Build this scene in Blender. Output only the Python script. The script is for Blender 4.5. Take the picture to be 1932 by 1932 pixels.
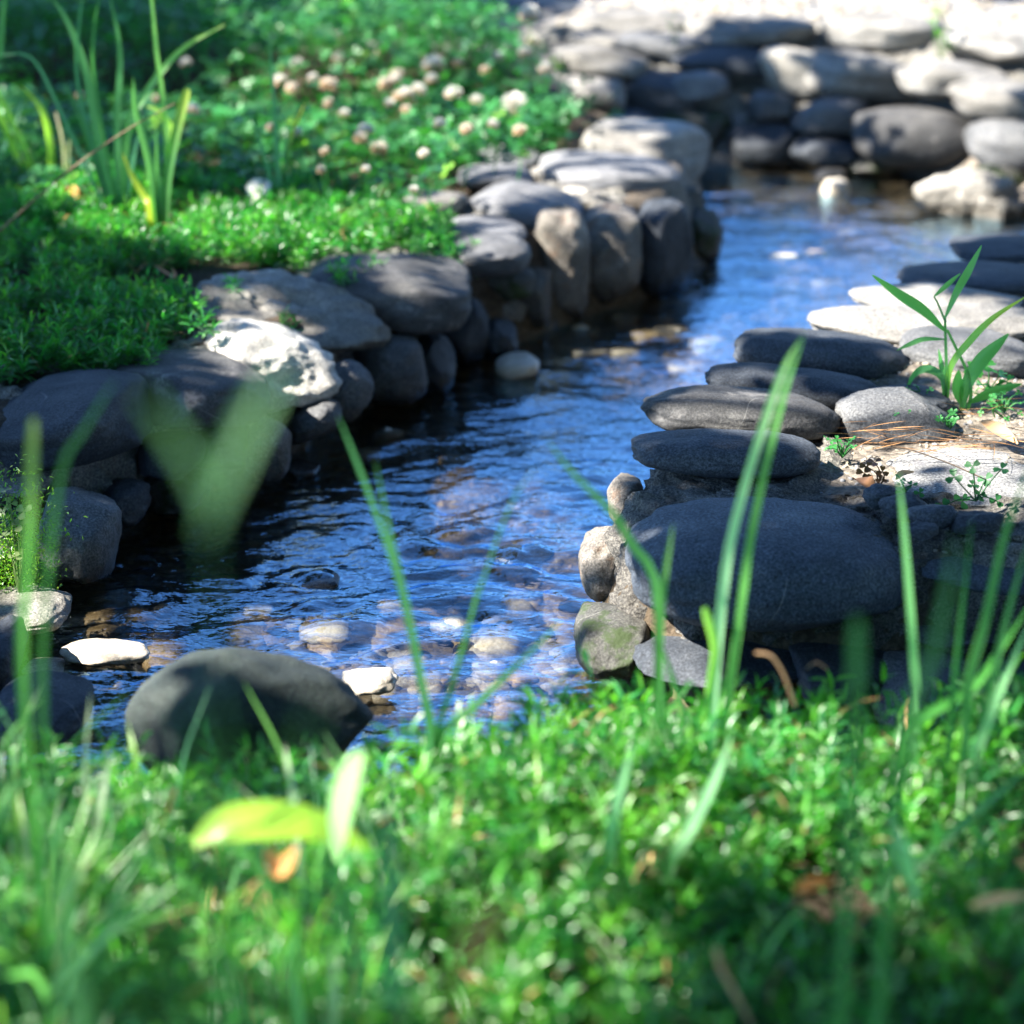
import bpy, math, random
import numpy as np
from mathutils import Vector, Matrix

for o in list(bpy.data.objects):
    bpy.data.objects.remove(o)
random.seed(7)
RNG = np.random.default_rng(11)
S = bpy.context.scene
COL = S.collection

# ------------------------------------------------------------------ camera
CAM_H = 0.80
PITCH = math.radians(21)
cd = bpy.data.cameras.new('camera')
cam = bpy.data.objects.new('camera', cd)
COL.objects.link(cam)
cam.location = (0, 0, CAM_H)
cam.rotation_euler = (math.radians(90) - PITCH, 0, 0)
cd.lens = 50
cd.sensor_width = 24
cd.sensor_fit = 'HORIZONTAL'
cd.clip_start = 0.02
cd.clip_end = 1000
cd.dof.use_dof = True
cd.dof.focus_distance = 1.93
cd.dof.aperture_fstop = 2.8
cd.dof.aperture_blades = 0
S.camera = cam

# ------------------------------------------------------------------ light
SUN_EL = math.radians(43)
SUN_AZ = math.radians(-105)          # clockwise from +Y seen from above
SUN = Vector((math.sin(SUN_AZ) * math.cos(SUN_EL), math.cos(SUN_AZ) * math.cos(SUN_EL), math.sin(SUN_EL)))
ld = bpy.data.lights.new('sun', 'SUN')
ld.energy = 5.0
ld.angle = math.radians(0.35)
ld.color = (1.0, 0.94, 0.85)
sun = bpy.data.objects.new('sun', ld)
COL.objects.link(sun)
sun.location = (-3, 2, 6)
sun.rotation_euler = SUN.to_track_quat('Z', 'Y').to_euler()

W_ = bpy.data.worlds.new('World')
S.world = W_
W_.use_nodes = True
nt = W_.node_tree
sky = nt.nodes.new('ShaderNodeTexSky')
sky.sky_type = 'NISHITA'
sky.sun_disc = False
sky.sun_elevation = SUN_EL
sky.sun_rotation = SUN_AZ
sky.altitude = 0
sky.air_density = 1.0
sky.dust_density = 0.0
sky.ozone_density = 8.0
bg = nt.nodes['Background']
bg.inputs['Strength'].default_value = 0.09
nt.links.new(sky.outputs[0], bg.inputs['Color'])

S.view_settings.view_transform = 'Standard'
S.view_settings.look = 'None'
S.view_settings.exposure = 2.45
S.view_settings.gamma = 1
S.cycles.use_denoising = True
S.cycles.max_bounces = 8
S.cycles.transparent_max_bounces = 12
S.cycles.caustics_reflective = False
S.cycles.caustics_refractive = False
S.cycles.sample_clamp_indirect = 4

# ------------------------------------------------------------------ photograph <-> world (1932-unit square)
HALF = 966.0
TAN = 12.0 / 50.0
CP, SP = math.cos(PITCH), math.sin(PITCH)

def ray(px, py):
    u = (px - HALF) / HALF * TAN
    v = (HALF - py) / HALF * TAN
    return Vector((u, CP + v * SP, -SP + v * CP))

def Wz(px, py, z):
    """point of the plane at height z seen at px, py; also metres per unit there"""
    d = ray(px, py)
    t = (z - CAM_H) / d.z
    return Vector((0, 0, CAM_H)) + d * t, t * TAN / HALF

def Wy(px, py, y):
    d = ray(px, py)
    t = y / d.y
    return Vector((0, 0, CAM_H)) + d * t

def proj(P):
    """world (N,3) -> px, py"""
    P = np.asarray(P, float)
    x, y, z = P[:, 0], P[:, 1], P[:, 2] - CAM_H
    t = y * CP - z * SP
    v = y * SP + z * CP
    t = np.where(t > 0.05, t, 0.05)
    return HALF + x / t / TAN * HALF, HALF - v / t / TAN * HALF

# ------------------------------------------------------------------ noise
def _hash(ix, iy, iz, seed):
    h = (ix.astype(np.int64) * 374761393 + iy.astype(np.int64) * 668265263 + iz.astype(np.int64) * 1274126177 + seed * 69069) & 0xffffffff
    h = ((h ^ (h >> 13)) * 1274126177) & 0xffffffff
    h = ((h ^ (h >> 16)) * 2246822519) & 0xffffffff
    h = h ^ (h >> 13)
    return (h & 0xffff) / 32767.5 - 1.0

def vnoise(P, seed=0):
    P = np.asarray(P, float)
    i = np.floor(P).astype(np.int64)
    f = P - i
    f = f * f * f * (f * (f * 6 - 15) + 10)
    r = 0
    for dx in (0, 1):
        wx = f[:, 0] if dx else 1 - f[:, 0]
        for dy in (0, 1):
            wy = f[:, 1] if dy else 1 - f[:, 1]
            for dz in (0, 1):
                wz = f[:, 2] if dz else 1 - f[:, 2]
                r = r + wx * wy * wz * _hash(i[:, 0] + dx, i[:, 1] + dy, i[:, 2] + dz, seed)
    return r

def fbm(P, oct=4, seed=0, gain=0.5):
    a, r, P = 1.0, 0, np.asarray(P, float)
    for k in range(oct):
        r = r + a * vnoise(P * (2.03 ** k) + 17.3 * k, seed + k)
        a *= gain
    return r

def sstep(a, b, x):
    t = np.clip((x - a) / (b - a), 0, 1)
    return t * t * (3 - 2 * t)

# ------------------------------------------------------------------ objects
def tag(o, label=None, cat=None, group=None, kind=None):
    if label: o['label'] = label
    if cat: o['category'] = cat
    if group: o['group'] = group
    if kind: o['kind'] = kind
    return o

def mesh(name, V, F, mat=None, smooth=True, tint=None):
    me = bpy.data.meshes.new(name)
    V = np.asarray(V, np.float32)
    if isinstance(F, np.ndarray) and F.ndim == 2:
        n, k = F.shape
        me.vertices.add(len(V)); me.vertices.foreach_set('co', V.ravel())
        me.loops.add(n * k); me.loops.foreach_set('vertex_index', F.astype(np.int32).ravel())
        me.polygons.add(n)
        me.polygons.foreach_set('loop_start', np.arange(0, n * k, k, dtype=np.int32))
        me.update(calc_edges=True)
    else:
        me.from_pydata([tuple(map(float, v)) for v in V], [], [tuple(map(int, f)) for f in F])
    me.validate()
    if smooth:
        me.polygons.foreach_set('use_smooth', np.ones(len(me.polygons), bool))
    if tint is not None:
        ca = me.color_attributes.new('tint', 'FLOAT_COLOR', 'POINT')
        c = np.ones((len(V), 4), np.float32)
        c[:, :tint.shape[1]] = tint
        ca.data.foreach_set('color', c.ravel())
    if mat: me.materials.append(mat)
    me.update()
    return me

def link(name, me, parent=None, loc=None):
    o = bpy.data.objects.new(name, me)
    COL.objects.link(o)
    if parent is not None: o.parent = parent
    if loc is not None: o.location = loc
    return o

def empty(name, loc, label=None, cat=None, group=None):
    o = bpy.data.objects.new(name, None)
    o.empty_display_size = 0.02
    COL.objects.link(o)
    o.location = loc
    return tag(o, label, cat, group)

# ------------------------------------------------------------------ materials
def newmat(name):
    m = bpy.data.materials.new(name)
    m.use_nodes = True
    n = m.node_tree
    for k in list(n.nodes): n.nodes.remove(k)
    out = n.nodes.new('ShaderNodeOutputMaterial')
    return m, n, out

def N(n, t, **kw):
    k = n.nodes.new(t)
    for a, b in kw.items():
        if a.startswith('i_'):
            key = a[2:].replace('_', ' ')
            k.inputs[int(key) if key.isdigit() else key].default_value = b
        else:
            setattr(k, a, b)
    return k

def noise(n, co, scale, detail=4, rough=0.55):
    k = N(n, 'ShaderNodeTexNoise', i_Scale=scale, i_Detail=detail, i_Roughness=rough)
    n.links.new(co, k.inputs['Vector'])
    return k.outputs['Fac']

def ramp(n, fac, stops):
    k = N(n, 'ShaderNodeValToRGB')
    el = k.color_ramp.elements
    while len(el) < len(stops): el.new(0.5)
    for e, (p, c) in zip(el, stops):
        e.position = p
        e.color = (*c, 1) if len(c) == 3 else c
    n.links.new(fac, k.inputs['Fac'])
    return k.outputs['Color']

def mixc(n, fac, a, b, mode='MIX'):
    k = N(n, 'ShaderNodeMix', data_type='RGBA', blend_type=mode)
    for s, v in ((k.inputs[0], fac), (k.inputs[6], a), (k.inputs[7], b)):
        if isinstance(v, (int, float)): s.default_value = v
        elif isinstance(v, tuple): s.default_value = (*v, 1)
        else: n.links.new(v, s)
    return k.outputs[2]

def math_(n, op, a, b=None, c=None):
    k = N(n, 'ShaderNodeMath', operation=op)
    for s, v in zip(k.inputs, (a, b, c)):
        if v is None: continue
        if isinstance(v, (int, float)): s.default_value = v
        else: n.links.new(v, s)
    return k.outputs[0]

def stone_mat(name, dark, mid, light, grain=1.0, rough=0.8, blotch=None, blotch_amt=0.5, bump=0.35, moss=0.0, layers=False, wetk=0.42):
    m, n, out = newmat(name)
    tc = N(n, 'ShaderNodeTexCoord')
    oi = N(n, 'ShaderNodeObjectInfo')
    ad = N(n, 'ShaderNodeVectorMath', operation='ADD')
    sc = N(n, 'ShaderNodeVectorMath', operation='SCALE', i_Scale=7.0)
    cb = N(n, 'ShaderNodeCombineXYZ')
    for k in range(3): n.links.new(oi.outputs['Random'], cb.inputs[k])
    n.links.new(cb.outputs[0], sc.inputs[0])
    n.links.new(tc.outputs['Object'], ad.inputs[0]); n.links.new(sc.outputs[0], ad.inputs[1])
    co = ad.outputs[0]
    big = noise(n, co, 16, 5, 0.6)
    col = ramp(n, big, [(0.3, dark), (0.5, mid), (0.72, light)])
    g = noise(n, co, 420, 3, 0.75)
    gcol = ramp(n, g, [(0.33, (0.25, 0.25, 0.26)), (0.5, (1, 1, 1)), (0.68, (2.3, 2.3, 2.2))])
    col = mixc(n, 0.75 * grain, col, gcol, 'MULTIPLY')
    if layers:
        mp = N(n, 'ShaderNodeMapping'); mp.inputs['Scale'].default_value = (3, 3, 60)
        n.links.new(co, mp.inputs['Vector'])
        l = noise(n, mp.outputs[0], 1.0, 4, 0.6)
        col = mixc(n, 0.6, col, ramp(n, l, [(0.4, (0.55, 0.53, 0.5)), (0.6, (1.3, 1.3, 1.3))]), 'MULTIPLY')
    if blotch:
        b = noise(n, co, 28, 6, 0.7)
        bf = ramp(n, b, [(0.56, (0, 0, 0)), (0.66, (1, 1, 1))])
        k = N(n, 'ShaderNodeMath', operation='MULTIPLY', i_1=blotch_amt); n.links.new(bf, k.inputs[0])
        col = mixc(n, k.outputs[0], col, blotch)
    vn = noise(n, co, 8, 1, 0.4)
    vb = ramp(n, math_(n, 'ABSOLUTE', math_(n, 'SUBTRACT', vn, 0.5)), [(0.0, (1, 1, 1)), (0.004, (0, 0, 0))])
    vm = ramp(n, noise(n, co, 9, 2), [(0.58, (0, 0, 0)), (0.64, (1, 1, 1))])
    vk = mixc(n, 1.0, vb, vm, 'MULTIPLY')
    vs = N(n, 'ShaderNodeSeparateColor'); n.links.new(vk, vs.inputs[0])
    col = mixc(n, math_(n, 'MULTIPLY', vs.outputs[0], 0.38), col, (0.34, 0.33, 0.31))
    lc = ramp(n, noise(n, co, 55, 5, 0.75), [(0.62, (0, 0, 0)), (0.70, (1, 1, 1))])
    ls = N(n, 'ShaderNodeSeparateColor'); n.links.new(lc, ls.inputs[0])
    col = mixc(n, math_(n, 'MULTIPLY', ls.outputs[0], 0.4), col, mixc(n, 1.0, col, (2.2, 2.1, 1.9), 'MULTIPLY'))
    ge = N(n, 'ShaderNodeNewGeometry')
    sx = N(n, 'ShaderNodeSeparateXYZ'); n.links.new(ge.outputs['Position'], sx.inputs[0])
    wn = noise(n, co, 40, 3)
    lim = math_(n, 'MULTIPLY_ADD', wn, 0.03, 0.0)
    wet = N(n, 'ShaderNodeMapRange', i_1=0.004, i_2=0.022)
    wet.inputs['From Min'].default_value = 0.028; wet.inputs['From Max'].default_value = -0.004
    wet.inputs['To Min'].default_value = 0; wet.inputs['To Max'].default_value = 1
    n.links.new(math_(n, 'SUBTRACT', sx.outputs[2], lim), wet.inputs['Value'])
    if moss > 0:
        mz = noise(n, co, 30, 5, 0.7)
        col = mixc(n, ramp(n, mz, [(0.62 - moss * 0.3, (0, 0, 0)), (0.72 - moss * 0.3, (1, 1, 1))]), col, (0.025, 0.04, 0.012))
    rnd = math_(n, 'MULTIPLY_ADD', oi.outputs['Random'], 0.5, 0.75)
    rc = N(n, 'ShaderNodeCombineXYZ')
    for k in range(3): n.links.new(rnd, rc.inputs[k])
    col = mixc(n, 1.0, col, rc.outputs[0], 'MULTIPLY')
    col = mixc(n, wet.outputs[0], col, mixc(n, 1.0, col, (wetk, wetk * .95, wetk * .86), 'MULTIPLY'))
    bs = N(n, 'ShaderNodeBsdfPrincipled')
    bs.inputs['Specular IOR Level'].default_value = 0.35
    n.links.new(col, bs.inputs['Base Color'])
    rr = N(n, 'ShaderNodeMapRange'); rr.inputs['To Min'].default_value = rough; rr.inputs['To Max'].default_value = 0.25
    n.links.new(wet.outputs[0], rr.inputs['Value']); n.links.new(rr.outputs[0], bs.inputs['Roughness'])
    bp = N(n, 'ShaderNodeBump', i_Strength=bump, i_Distance=0.002)
    hn = math_(n, 'ADD', g, math_(n, 'MULTIPLY', noise(n, co, 120, 4, 0.65), 1.6))
    n.links.new(hn, bp.inputs['Height']); n.links.new(bp.outputs[0], bs.inputs['Normal'])
    n.links.new(bs.outputs[0], out.inputs[0])
    return m

M = {}
M['slate'] = stone_mat('slate stone', (0.019, 0.024, 0.031), (0.032, 0.038, 0.048), (0.058, 0.064, 0.074))
M['purple'] = stone_mat('purple grey stone', (0.030, 0.031, 0.033), (0.050, 0.050, 0.051), (0.10, 0.098, 0.094), grain=0.8, blotch=(0.24, 0.23, 0.22), blotch_amt=0.5)
M['grey'] = stone_mat('grey stone', (0.055, 0.058, 0.062), (0.09, 0.092, 0.096), (0.15, 0.15, 0.148))
M['ash'] = stone_mat('ash grey stone', (0.065, 0.067, 0.072), (0.105, 0.107, 0.114), (0.16, 0.16, 0.163), grain=.7)
M['pale'] = stone_mat('pale stone', (0.11, 0.107, 0.10), (0.17, 0.164, 0.153), (0.27, 0.26, 0.243), layers=True)
M['brown'] = stone_mat('brown stone', (0.06, 0.055, 0.045), (0.105, 0.095, 0.083), (0.20, 0.185, 0.165), blotch=(0.16, 0.09, 0.05), blotch_amt=0.5, bump=0.6)
M['crag'] = stone_mat('rough stone', (0.10, 0.095, 0.085), (0.19, 0.18, 0.16), (0.33, 0.315, 0.285), grain=0.9, bump=0.9)
M['granite'] = stone_mat('granite', (0.10, 0.10, 0.10), (0.17, 0.17, 0.167), (0.26, 0.257, 0.25), grain=1.2, blotch=(0.10, 0.10, 0.11), blotch_amt=0.7)
M['cream'] = stone_mat('cream rock', (0.22, 0.21, 0.19), (0.40, 0.385, 0.35), (0.55, 0.53, 0.48), grain=.7, bump=.8)
M['basalt'] = stone_mat('dark basalt', (0.014, 0.021, 0.019), (0.024, 0.033, 0.03), (0.045, 0.055, 0.05))
M['white'] = stone_mat('white stone', (0.30, 0.27, 0.22), (0.45, 0.42, 0.37), (0.62, 0.60, 0.55), grain=0.4, blotch=(0.40, 0.25, 0.10), blotch_amt=0.35, wetk=.95)
M['tan'] = stone_mat('tan pebble', (0.20, 0.13, 0.06), (0.34, 0.25, 0.14), (0.5, 0.42, 0.3), grain=0.5, wetk=.9)
M['mossy'] = stone_mat('mossy stone', (0.035, 0.035, 0.032), (0.055, 0.055, 0.05), (0.10, 0.095, 0.085), moss=0.5)
M['mortar'] = stone_mat('mortar', (0.10, 0.097, 0.088), (0.17, 0.163, 0.148), (0.28, 0.268, 0.24), grain=1.2, bump=1.0, rough=0.95)
M['mortar_dark'] = stone_mat('dark mortar', (0.04, 0.038, 0.034), (0.075, 0.07, 0.063), (0.13, 0.122, 0.108), grain=1.2, bump=1.0, rough=0.95)
M['bluegrey'] = stone_mat('blue grey stone', (0.028, 0.036, 0.047), (0.048, 0.058, 0.074), (0.085, 0.096, 0.112), grain=1.1, bump=.6)
M['mortar_pale'] = stone_mat('pale mortar', (0.28, 0.26, 0.22), (0.40, 0.37, 0.32), (0.52, 0.49, 0.43), grain=1.1, bump=1.0, rough=0.95)

def leaf_mat(name, base, trans, tmix=0.4, rough=0.45, spec=0.4, vein=False):
    m, n, out = newmat(name)
    at = N(n, 'ShaderNodeVertexColor', layer_name='tint')
    bs = N(n, 'ShaderNodeBsdfPrincipled', i_Roughness=rough)
    bs.inputs['Specular IOR Level'].default_value = spec
    tr = N(n, 'ShaderNodeBsdfTranslucent')
    n.links.new(mixc(n, 1.0, at.outputs['Color'], base, 'MULTIPLY'), bs.inputs['Base Color'])
    n.links.new(mixc(n, 1.0, at.outputs['Color'], trans, 'MULTIPLY'), tr.inputs['Color'])
    mx = N(n, 'ShaderNodeMixShader', i_0=tmix)
    n.links.new(bs.outputs[0], mx.inputs[1]); n.links.new(tr.outputs[0], mx.inputs[2])
    n.links.new(mx.outputs[0], out.inputs[0])
    return m

M['turf'] = leaf_mat('turf leaf', (0.034, 0.185, 0.034), (0.065, 0.42, 0.03), .42, rough=.32, spec=.7)
M['clover'] = leaf_mat('clover leaf', (0.03, 0.15, 0.04), (0.05, 0.32, 0.03), 0.35)
M['blade'] = leaf_mat('grass blade', (0.07, 0.21, 0.07), (0.15, 0.48, 0.09), 0.45, rough=0.38, spec=.6)
M['petal'] = leaf_mat('petal', (0.75, 0.72, 0.68), (0.7, 0.68, 0.6), 0.3, rough=0.6, spec=0.2)
M['tree_leaf'] = leaf_mat('tree leaf', (0.04, 0.09, 0.02), (0.06, 0.16, 0.01), 0.06)
M['dry'] = leaf_mat('dry leaf', (0.38, 0.22, 0.11), (0.4, 0.2, 0.08), 0.2, rough=0.7, spec=0.2)

def simple(name, col, rough=0.8):
    m, n, out = newmat(name)
    bs = N(n, 'ShaderNodeBsdfPrincipled', i_Roughness=rough)
    tc = N(n, 'ShaderNodeTexCoord')
    c = ramp(n, noise(n, tc.outputs['Object'], 30, 5), [(0.3, tuple(v * 0.6 for v in col)), (0.7, tuple(v * 1.3 for v in col))])
    n.links.new(c, bs.inputs['Base Color']); n.links.new(bs.outputs[0], out.inputs[0])
    return m
M['bark'] = simple('bark', (0.10, 0.075, 0.055))
M['twig'] = simple('twig', (0.17, 0.11, 0.065))

def ground_mat():
    m, n, out = newmat('ground')
    at = N(n, 'ShaderNodeVertexColor', layer_name='tint')
    ge = N(n, 'ShaderNodeNewGeometry')
    co = ge.outputs['Position']
    g = noise(n, co, 160, 5, 0.75)
    v = N(n, 'ShaderNodeTexVoronoi', i_Scale=110.0); n.links.new(co, v.inputs['Vector'])
    col = mixc(n, 0.8, at.outputs['Color'], ramp(n, g, [(0.3, (0.4, 0.4, 0.4)), (0.5, (1, 1, 1)), (0.7, (1.7, 1.65, 1.6))]), 'MULTIPLY')
    col = mixc(n, 0.5, col, ramp(n, v.outputs['Color'], [(0.1, (0.6, 0.58, 0.55)), (0.9, (1.4, 1.4, 1.4))]), 'MULTIPLY')
    bs = N(n, 'ShaderNodeBsdfPrincipled', i_Roughness=0.95)
    bs.inputs['Specular IOR Level'].default_value = 0.15
    n.links.new(col, bs.inputs['Base Color'])
    bp = N(n, 'ShaderNodeBump', i_Strength=0.9, i_Distance=0.004)
    n.links.new(math_(n, 'SUBTRACT', g, v.outputs['Distance']), bp.inputs['Height'])
    n.links.new(bp.outputs[0], bs.inputs['Normal'])
    n.links.new(bs.outputs[0], out.inputs[0])
    return m
M['ground'] = ground_mat()

def water_mat():
    m, n, out = newmat('water')
    ge = N(n, 'ShaderNodeNewGeometry')
    mp = N(n, 'ShaderNodeMapping'); mp.inputs['Scale'].default_value = (1.0, 1.7, 1.0)
    n.links.new(ge.outputs['Position'], mp.inputs['Vector'])
    n1 = noise(n, mp.outputs[0], 70, 2, 0.5)
    bp = N(n, 'ShaderNodeBump', i_Strength=0.38, i_Distance=0.004)
    n.links.new(n1, bp.inputs['Height'])
    gl = N(n, 'ShaderNodeBsdfGlossy', i_Roughness=0.03)
    gl.inputs['Color'].default_value = (0.5, 0.78, 1.0, 1)
    n.links.new(bp.outputs[0], gl.inputs['Normal'])
    tp = N(n, 'ShaderNodeBsdfTransparent'); tp.inputs['Color'].default_value = (0.93, 0.95, 0.93, 1)
    rf = N(n, 'ShaderNodeBsdfRefraction', i_IOR=1.2, i_Roughness=0.0); rf.inputs['Color'].default_value = (0.93, 0.95, 0.93, 1)
    n.links.new(bp.outputs[0], rf.inputs['Normal'])
    m1 = N(n, 'ShaderNodeMixShader', i_0=0.5)
    n.links.new(tp.outputs[0], m1.inputs[1]); n.links.new(rf.outputs[0], m1.inputs[2])
    fr = N(n, 'ShaderNodeLayerWeight', i_Blend=0.5); n.links.new(bp.outputs[0], fr.inputs['Normal'])
    fc = math_(n, 'MULTIPLY_ADD', math_(n, 'POWER', fr.outputs['Facing'], 2.3), 1.1, 0.04)
    m2 = N(n, 'ShaderNodeMixShader')
    n.links.new(fc, m2.inputs[0]); n.links.new(m1.outputs[0], m2.inputs[1]); n.links.new(gl.outputs[0], m2.inputs[2])
    n.links.new(m2.outputs[0], out.inputs[0])
    return m
M['water'] = water_mat()

# ------------------------------------------------------------------ terrain, water
WP = [(-300, 1090), (-80, 1080), (60, 1055), (150, 1015), (250, 970), (390, 930), (550, 850), (690, 760), (880, 680), (1090, 600), (1220, 560), (1325, 500),
      (1330, 400), (1310, 345), (1330, 318), (1500, 318), (1700, 330), (1800, 370), (1960, 400), (2300, 420), (2300, 440, .13), (2000, 440, .13), (1815, 478, .13), (1700, 535, .13),
      (1640, 575, .13), (1545, 620, .13), (1415, 685, .13), (1360, 725, .13), (1255, 800, .13), (1225, 860, .13), (1185, 930, .10), (1150, 1040, .06), (1130, 1200), (1150, 1270), (1300, 1325),
      (1600, 1350), (2100, 1350), (2100, 1450), (1340, 1450),
      (1100, 1440), (780, 1465), (660, 1550), (300, 1570), (0, 1500), (-260, 1460)]
POLY = np.array([list(Wz(p[0], p[1], p[2] if len(p) > 2 else 0)[0])[:2] for p in WP])

def sdf(P):
    P = np.asarray(P, float)
    d = np.full(len(P), 1e9); inside = np.zeros(len(P), bool)
    for i in range(len(POLY)):
        a, b = POLY[i], POLY[(i + 1) % len(POLY)]
        e = b - a; w = P - a
        t = np.clip((w @ e) / (e @ e), 0, 1)
        d = np.minimum(d, np.hypot(*(w - t[:, None] * e).T))
        c = ((a[1] <= P[:, 1]) & (P[:, 1] < b[1])) | ((b[1] <= P[:, 1]) & (P[:, 1] < a[1]))
        xi = a[0] + (P[:, 1] - a[1]) / (e[1] if abs(e[1]) > 1e-9 else 1e-9) * e[0]
        inside ^= c & (P[:, 0] < xi)
    return np.where(inside, -d, d)

def bank(x, y):
    z = 0.125 + 0.085 * sstep(3.55, 3.7, y) + 0.012 * sstep(1.45, 1.2, y)
    z = z + 0.012 * sstep(0.15, 0.5, x) * sstep(1.4, 1.8, y) * sstep(3.4, 3.0, y)
    return z

def ground_z(x, y):
    P = np.stack([x, y], 1)
    d = sdf(P)
    fg = sstep(1.62, 1.5, y)
    wd = 0.05 + 0.22 * fg + 0.40 * sstep(3.45, 3.65, y)
    f = np.clip((d + 0.01) / wd, 0, 1)
    f = np.where(fg > 0.5, sstep(0, 1, f), f ** 0.6)
    Q = np.stack([x, y, 0 * x], 1)
    bed = -0.050 + 0.012 * fbm(Q * 9, 3, 5) + 0.018 * sstep(1.9, 1.5, y)
    top = bank(x, y) + 0.008 * fbm(Q * 7, 3, 9)
    return bed + (top - bed) * f, d

def axis(lo, hi, step, far):
    c = np.arange(lo, hi + 1e-6, step)
    g = [hi]; s = step
    while g[-1] < far:
        s *= 1.35; g.append(g[-1] + s)
    l = [lo]; s = step
    while l[-1] > -far:
        s *= 1.35; l.append(l[-1] - s)
    return np.concatenate([np.array(l[1:])[::-1], c, np.array(g[1:])])

def grid_faces(nx, ny):
    i, j = np.meshgrid(np.arange(nx - 1), np.arange(ny - 1), indexing='ij')
    a = (i * ny + j).ravel()
    return np.stack([a, a + ny, a + ny + 1, a + 1], 1)

xs = axis(-1.6, 1.7, 0.014, 300); ys = axis(0.3, 5.2, 0.014, 300)
X, Y = np.meshgrid(xs, ys, indexing='ij'); x, y = X.ravel(), Y.ravel()
z, d = ground_z(x, y)
Q = np.stack([x, y, 0 * x], 1)
soil = np.array([0.055, 0.042, 0.03]); gravel = np.array([0.27, 0.26, 0.245]); sand = np.array([0.20, 0.175, 0.145]); bedc = np.array([0.17, 0.13, 0.08])
gm = sstep(3.75, 3.95, y)[:, None] * sstep(-0.75, -0.35, x)[:, None]
sm = (sstep(0.1, 0.3, x) * sstep(1.6, 1.75, y) * (1 - gm[:, 0]))[:, None]
tint = soil * (1 - gm) * (1 - sm) + gravel * gm + sand * sm * (1 - gm)
bm_ = sstep(0.02, -0.02, d)[:, None]
tint = tint * (1 - bm_) + bedc * bm_
o = link('ground', mesh('ground', np.stack([x, y, z], 1), grid_faces(len(xs), len(ys)), M['ground'], tint=tint))
tag(o, kind='structure')

def water_z(x, y):
    Q = np.stack([x, y, 0 * x], 1)
    flow = Q.copy()
    wob = fbm(Q * 4, 3, 21)
    # little standing waves across the flow, ripples, a rougher riffle in front
    rif = 0.55 + 0.7 * sstep(2.4, 1.9, y)
    A = np.stack([x * 14 + 1.2 * wob, y * 30 + 2.0 * wob, 0 * x], 1)
    B = np.stack([x * 38 + wob, y * 62 + 2 * wob, 0 * x], 1)
    C = np.stack([x * 6, y * 9, 0 * x], 1)
    z = 0.0022 * vnoise(C, 3) + 0.0026 * rif * vnoise(A, 5) + 0.0019 * rif * vnoise(B, 8) + 0.0007 * rif * vnoise(A * 3.9 + 3, 12)
    for (bx, by, r, h) in BUMPS:
        q = np.hypot((x - bx), (y - by) * 1.3)
        z = z + h * np.exp(-(q / r) ** 2) + 0.25 * h * np.sin(q / r * 5.5) * np.exp(-(q / (2.2 * r)) ** 2)
    return z

BUMPS = []
for (px, py, r, h) in [(600, 1095, 0.03, 0.006), (985, 1050, 0.035, 0.006), (700, 1290, 0.03, 0.003), (880, 1010, 0.05, 0.006), (620, 1190, 0.03, 0.004), (1100, 900, 0.04, 0.004)]:
    p, _ = Wz(px, py, 0); BUMPS.append((p.x, p.y, r, h))
xs = np.arange(-0.75, 1.45, 0.0055); ys = np.arange(1.2, 4.1, 0.0055)
X, Y = np.meshgrid(xs, ys, indexing='ij'); x, y = X.ravel(), Y.ravel()
dd = sdf(np.stack([x, y], 1))
zz = water_z(x, y)
F = grid_faces(len(xs), len(ys))
keep = (dd[F] < 0.10).any(1)
F = F[keep]
used = np.unique(F); re = np.full(len(x), -1); re[used] = np.arange(len(used))
o = link('stream_water', mesh('stream_water', np.stack([x, y, zz], 1)[used], re[F], M['water']))
tag(o, kind='structure')

# ------------------------------------------------------------------ stones
import bmesh
_ico = {}
def ico(sub):
    if sub not in _ico:
        b = bmesh.new(); bmesh.ops.create_icosphere(b, subdivisions=sub, radius=1)
        b.verts.ensure_lookup_table()
        V = np.array([v.co[:] for v in b.verts]); F = np.array([[v.index for v in f.verts] for f in b.faces]); b.free()
        V /= np.linalg.norm(V, axis=1)[:, None]
        _ico[sub] = (V, F)
    return _ico[sub]

def stone_mesh(name, a, b, c, p=2.6, amp=0.08, rough=0.0, seed=0, sub=5, dents=(), freq=1.4, mat=None):
    V, F = ico(sub)
    r = (np.abs(V) ** p).sum(1) ** (-1 / p)
    U = V * r[:, None]
    U = U * (1 + amp * fbm(V * freq + seed * 3.1, 3, seed))[:, None]
    rg = np.random.default_rng(seed * 7 + 1)
    for _ in range(6 if amp > .05 else 3):
        nv = rg.standard_normal(3); nv /= np.linalg.norm(nv)
        e = np.maximum(U @ nv - (rg.uniform(.76, .98) if amp > .05 else rg.uniform(.9, 1.02)), 0)
        U = U - nv * (.8 * e)[:, None]
    U = U * (1 + .02 * fbm(V * 5 + seed, 3, seed + 31))[:, None]
    U = U + amp * 0.7 * np.stack([vnoise(V * 1.1 + seed, seed + 50 + k) for k in range(3)], 1)
    for (dx, dy, dz, rad, dep) in dents:
        dv = np.array([dx, dy, dz], float); dv /= np.linalg.norm(dv)
        ang = np.arccos(np.clip(V @ dv, -1, 1)) / rad
        U = U - V * (dep * (1 - sstep(0.55, 1.0, ang)))[:, None]
    P = U * np.array([a, b, c])
    if rough > 0:
        P = P + V * (rough * fbm(P * 55 + seed, 4, seed + 7, 0.6))[:, None]
    return mesh(name, P, F, mat)

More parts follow.
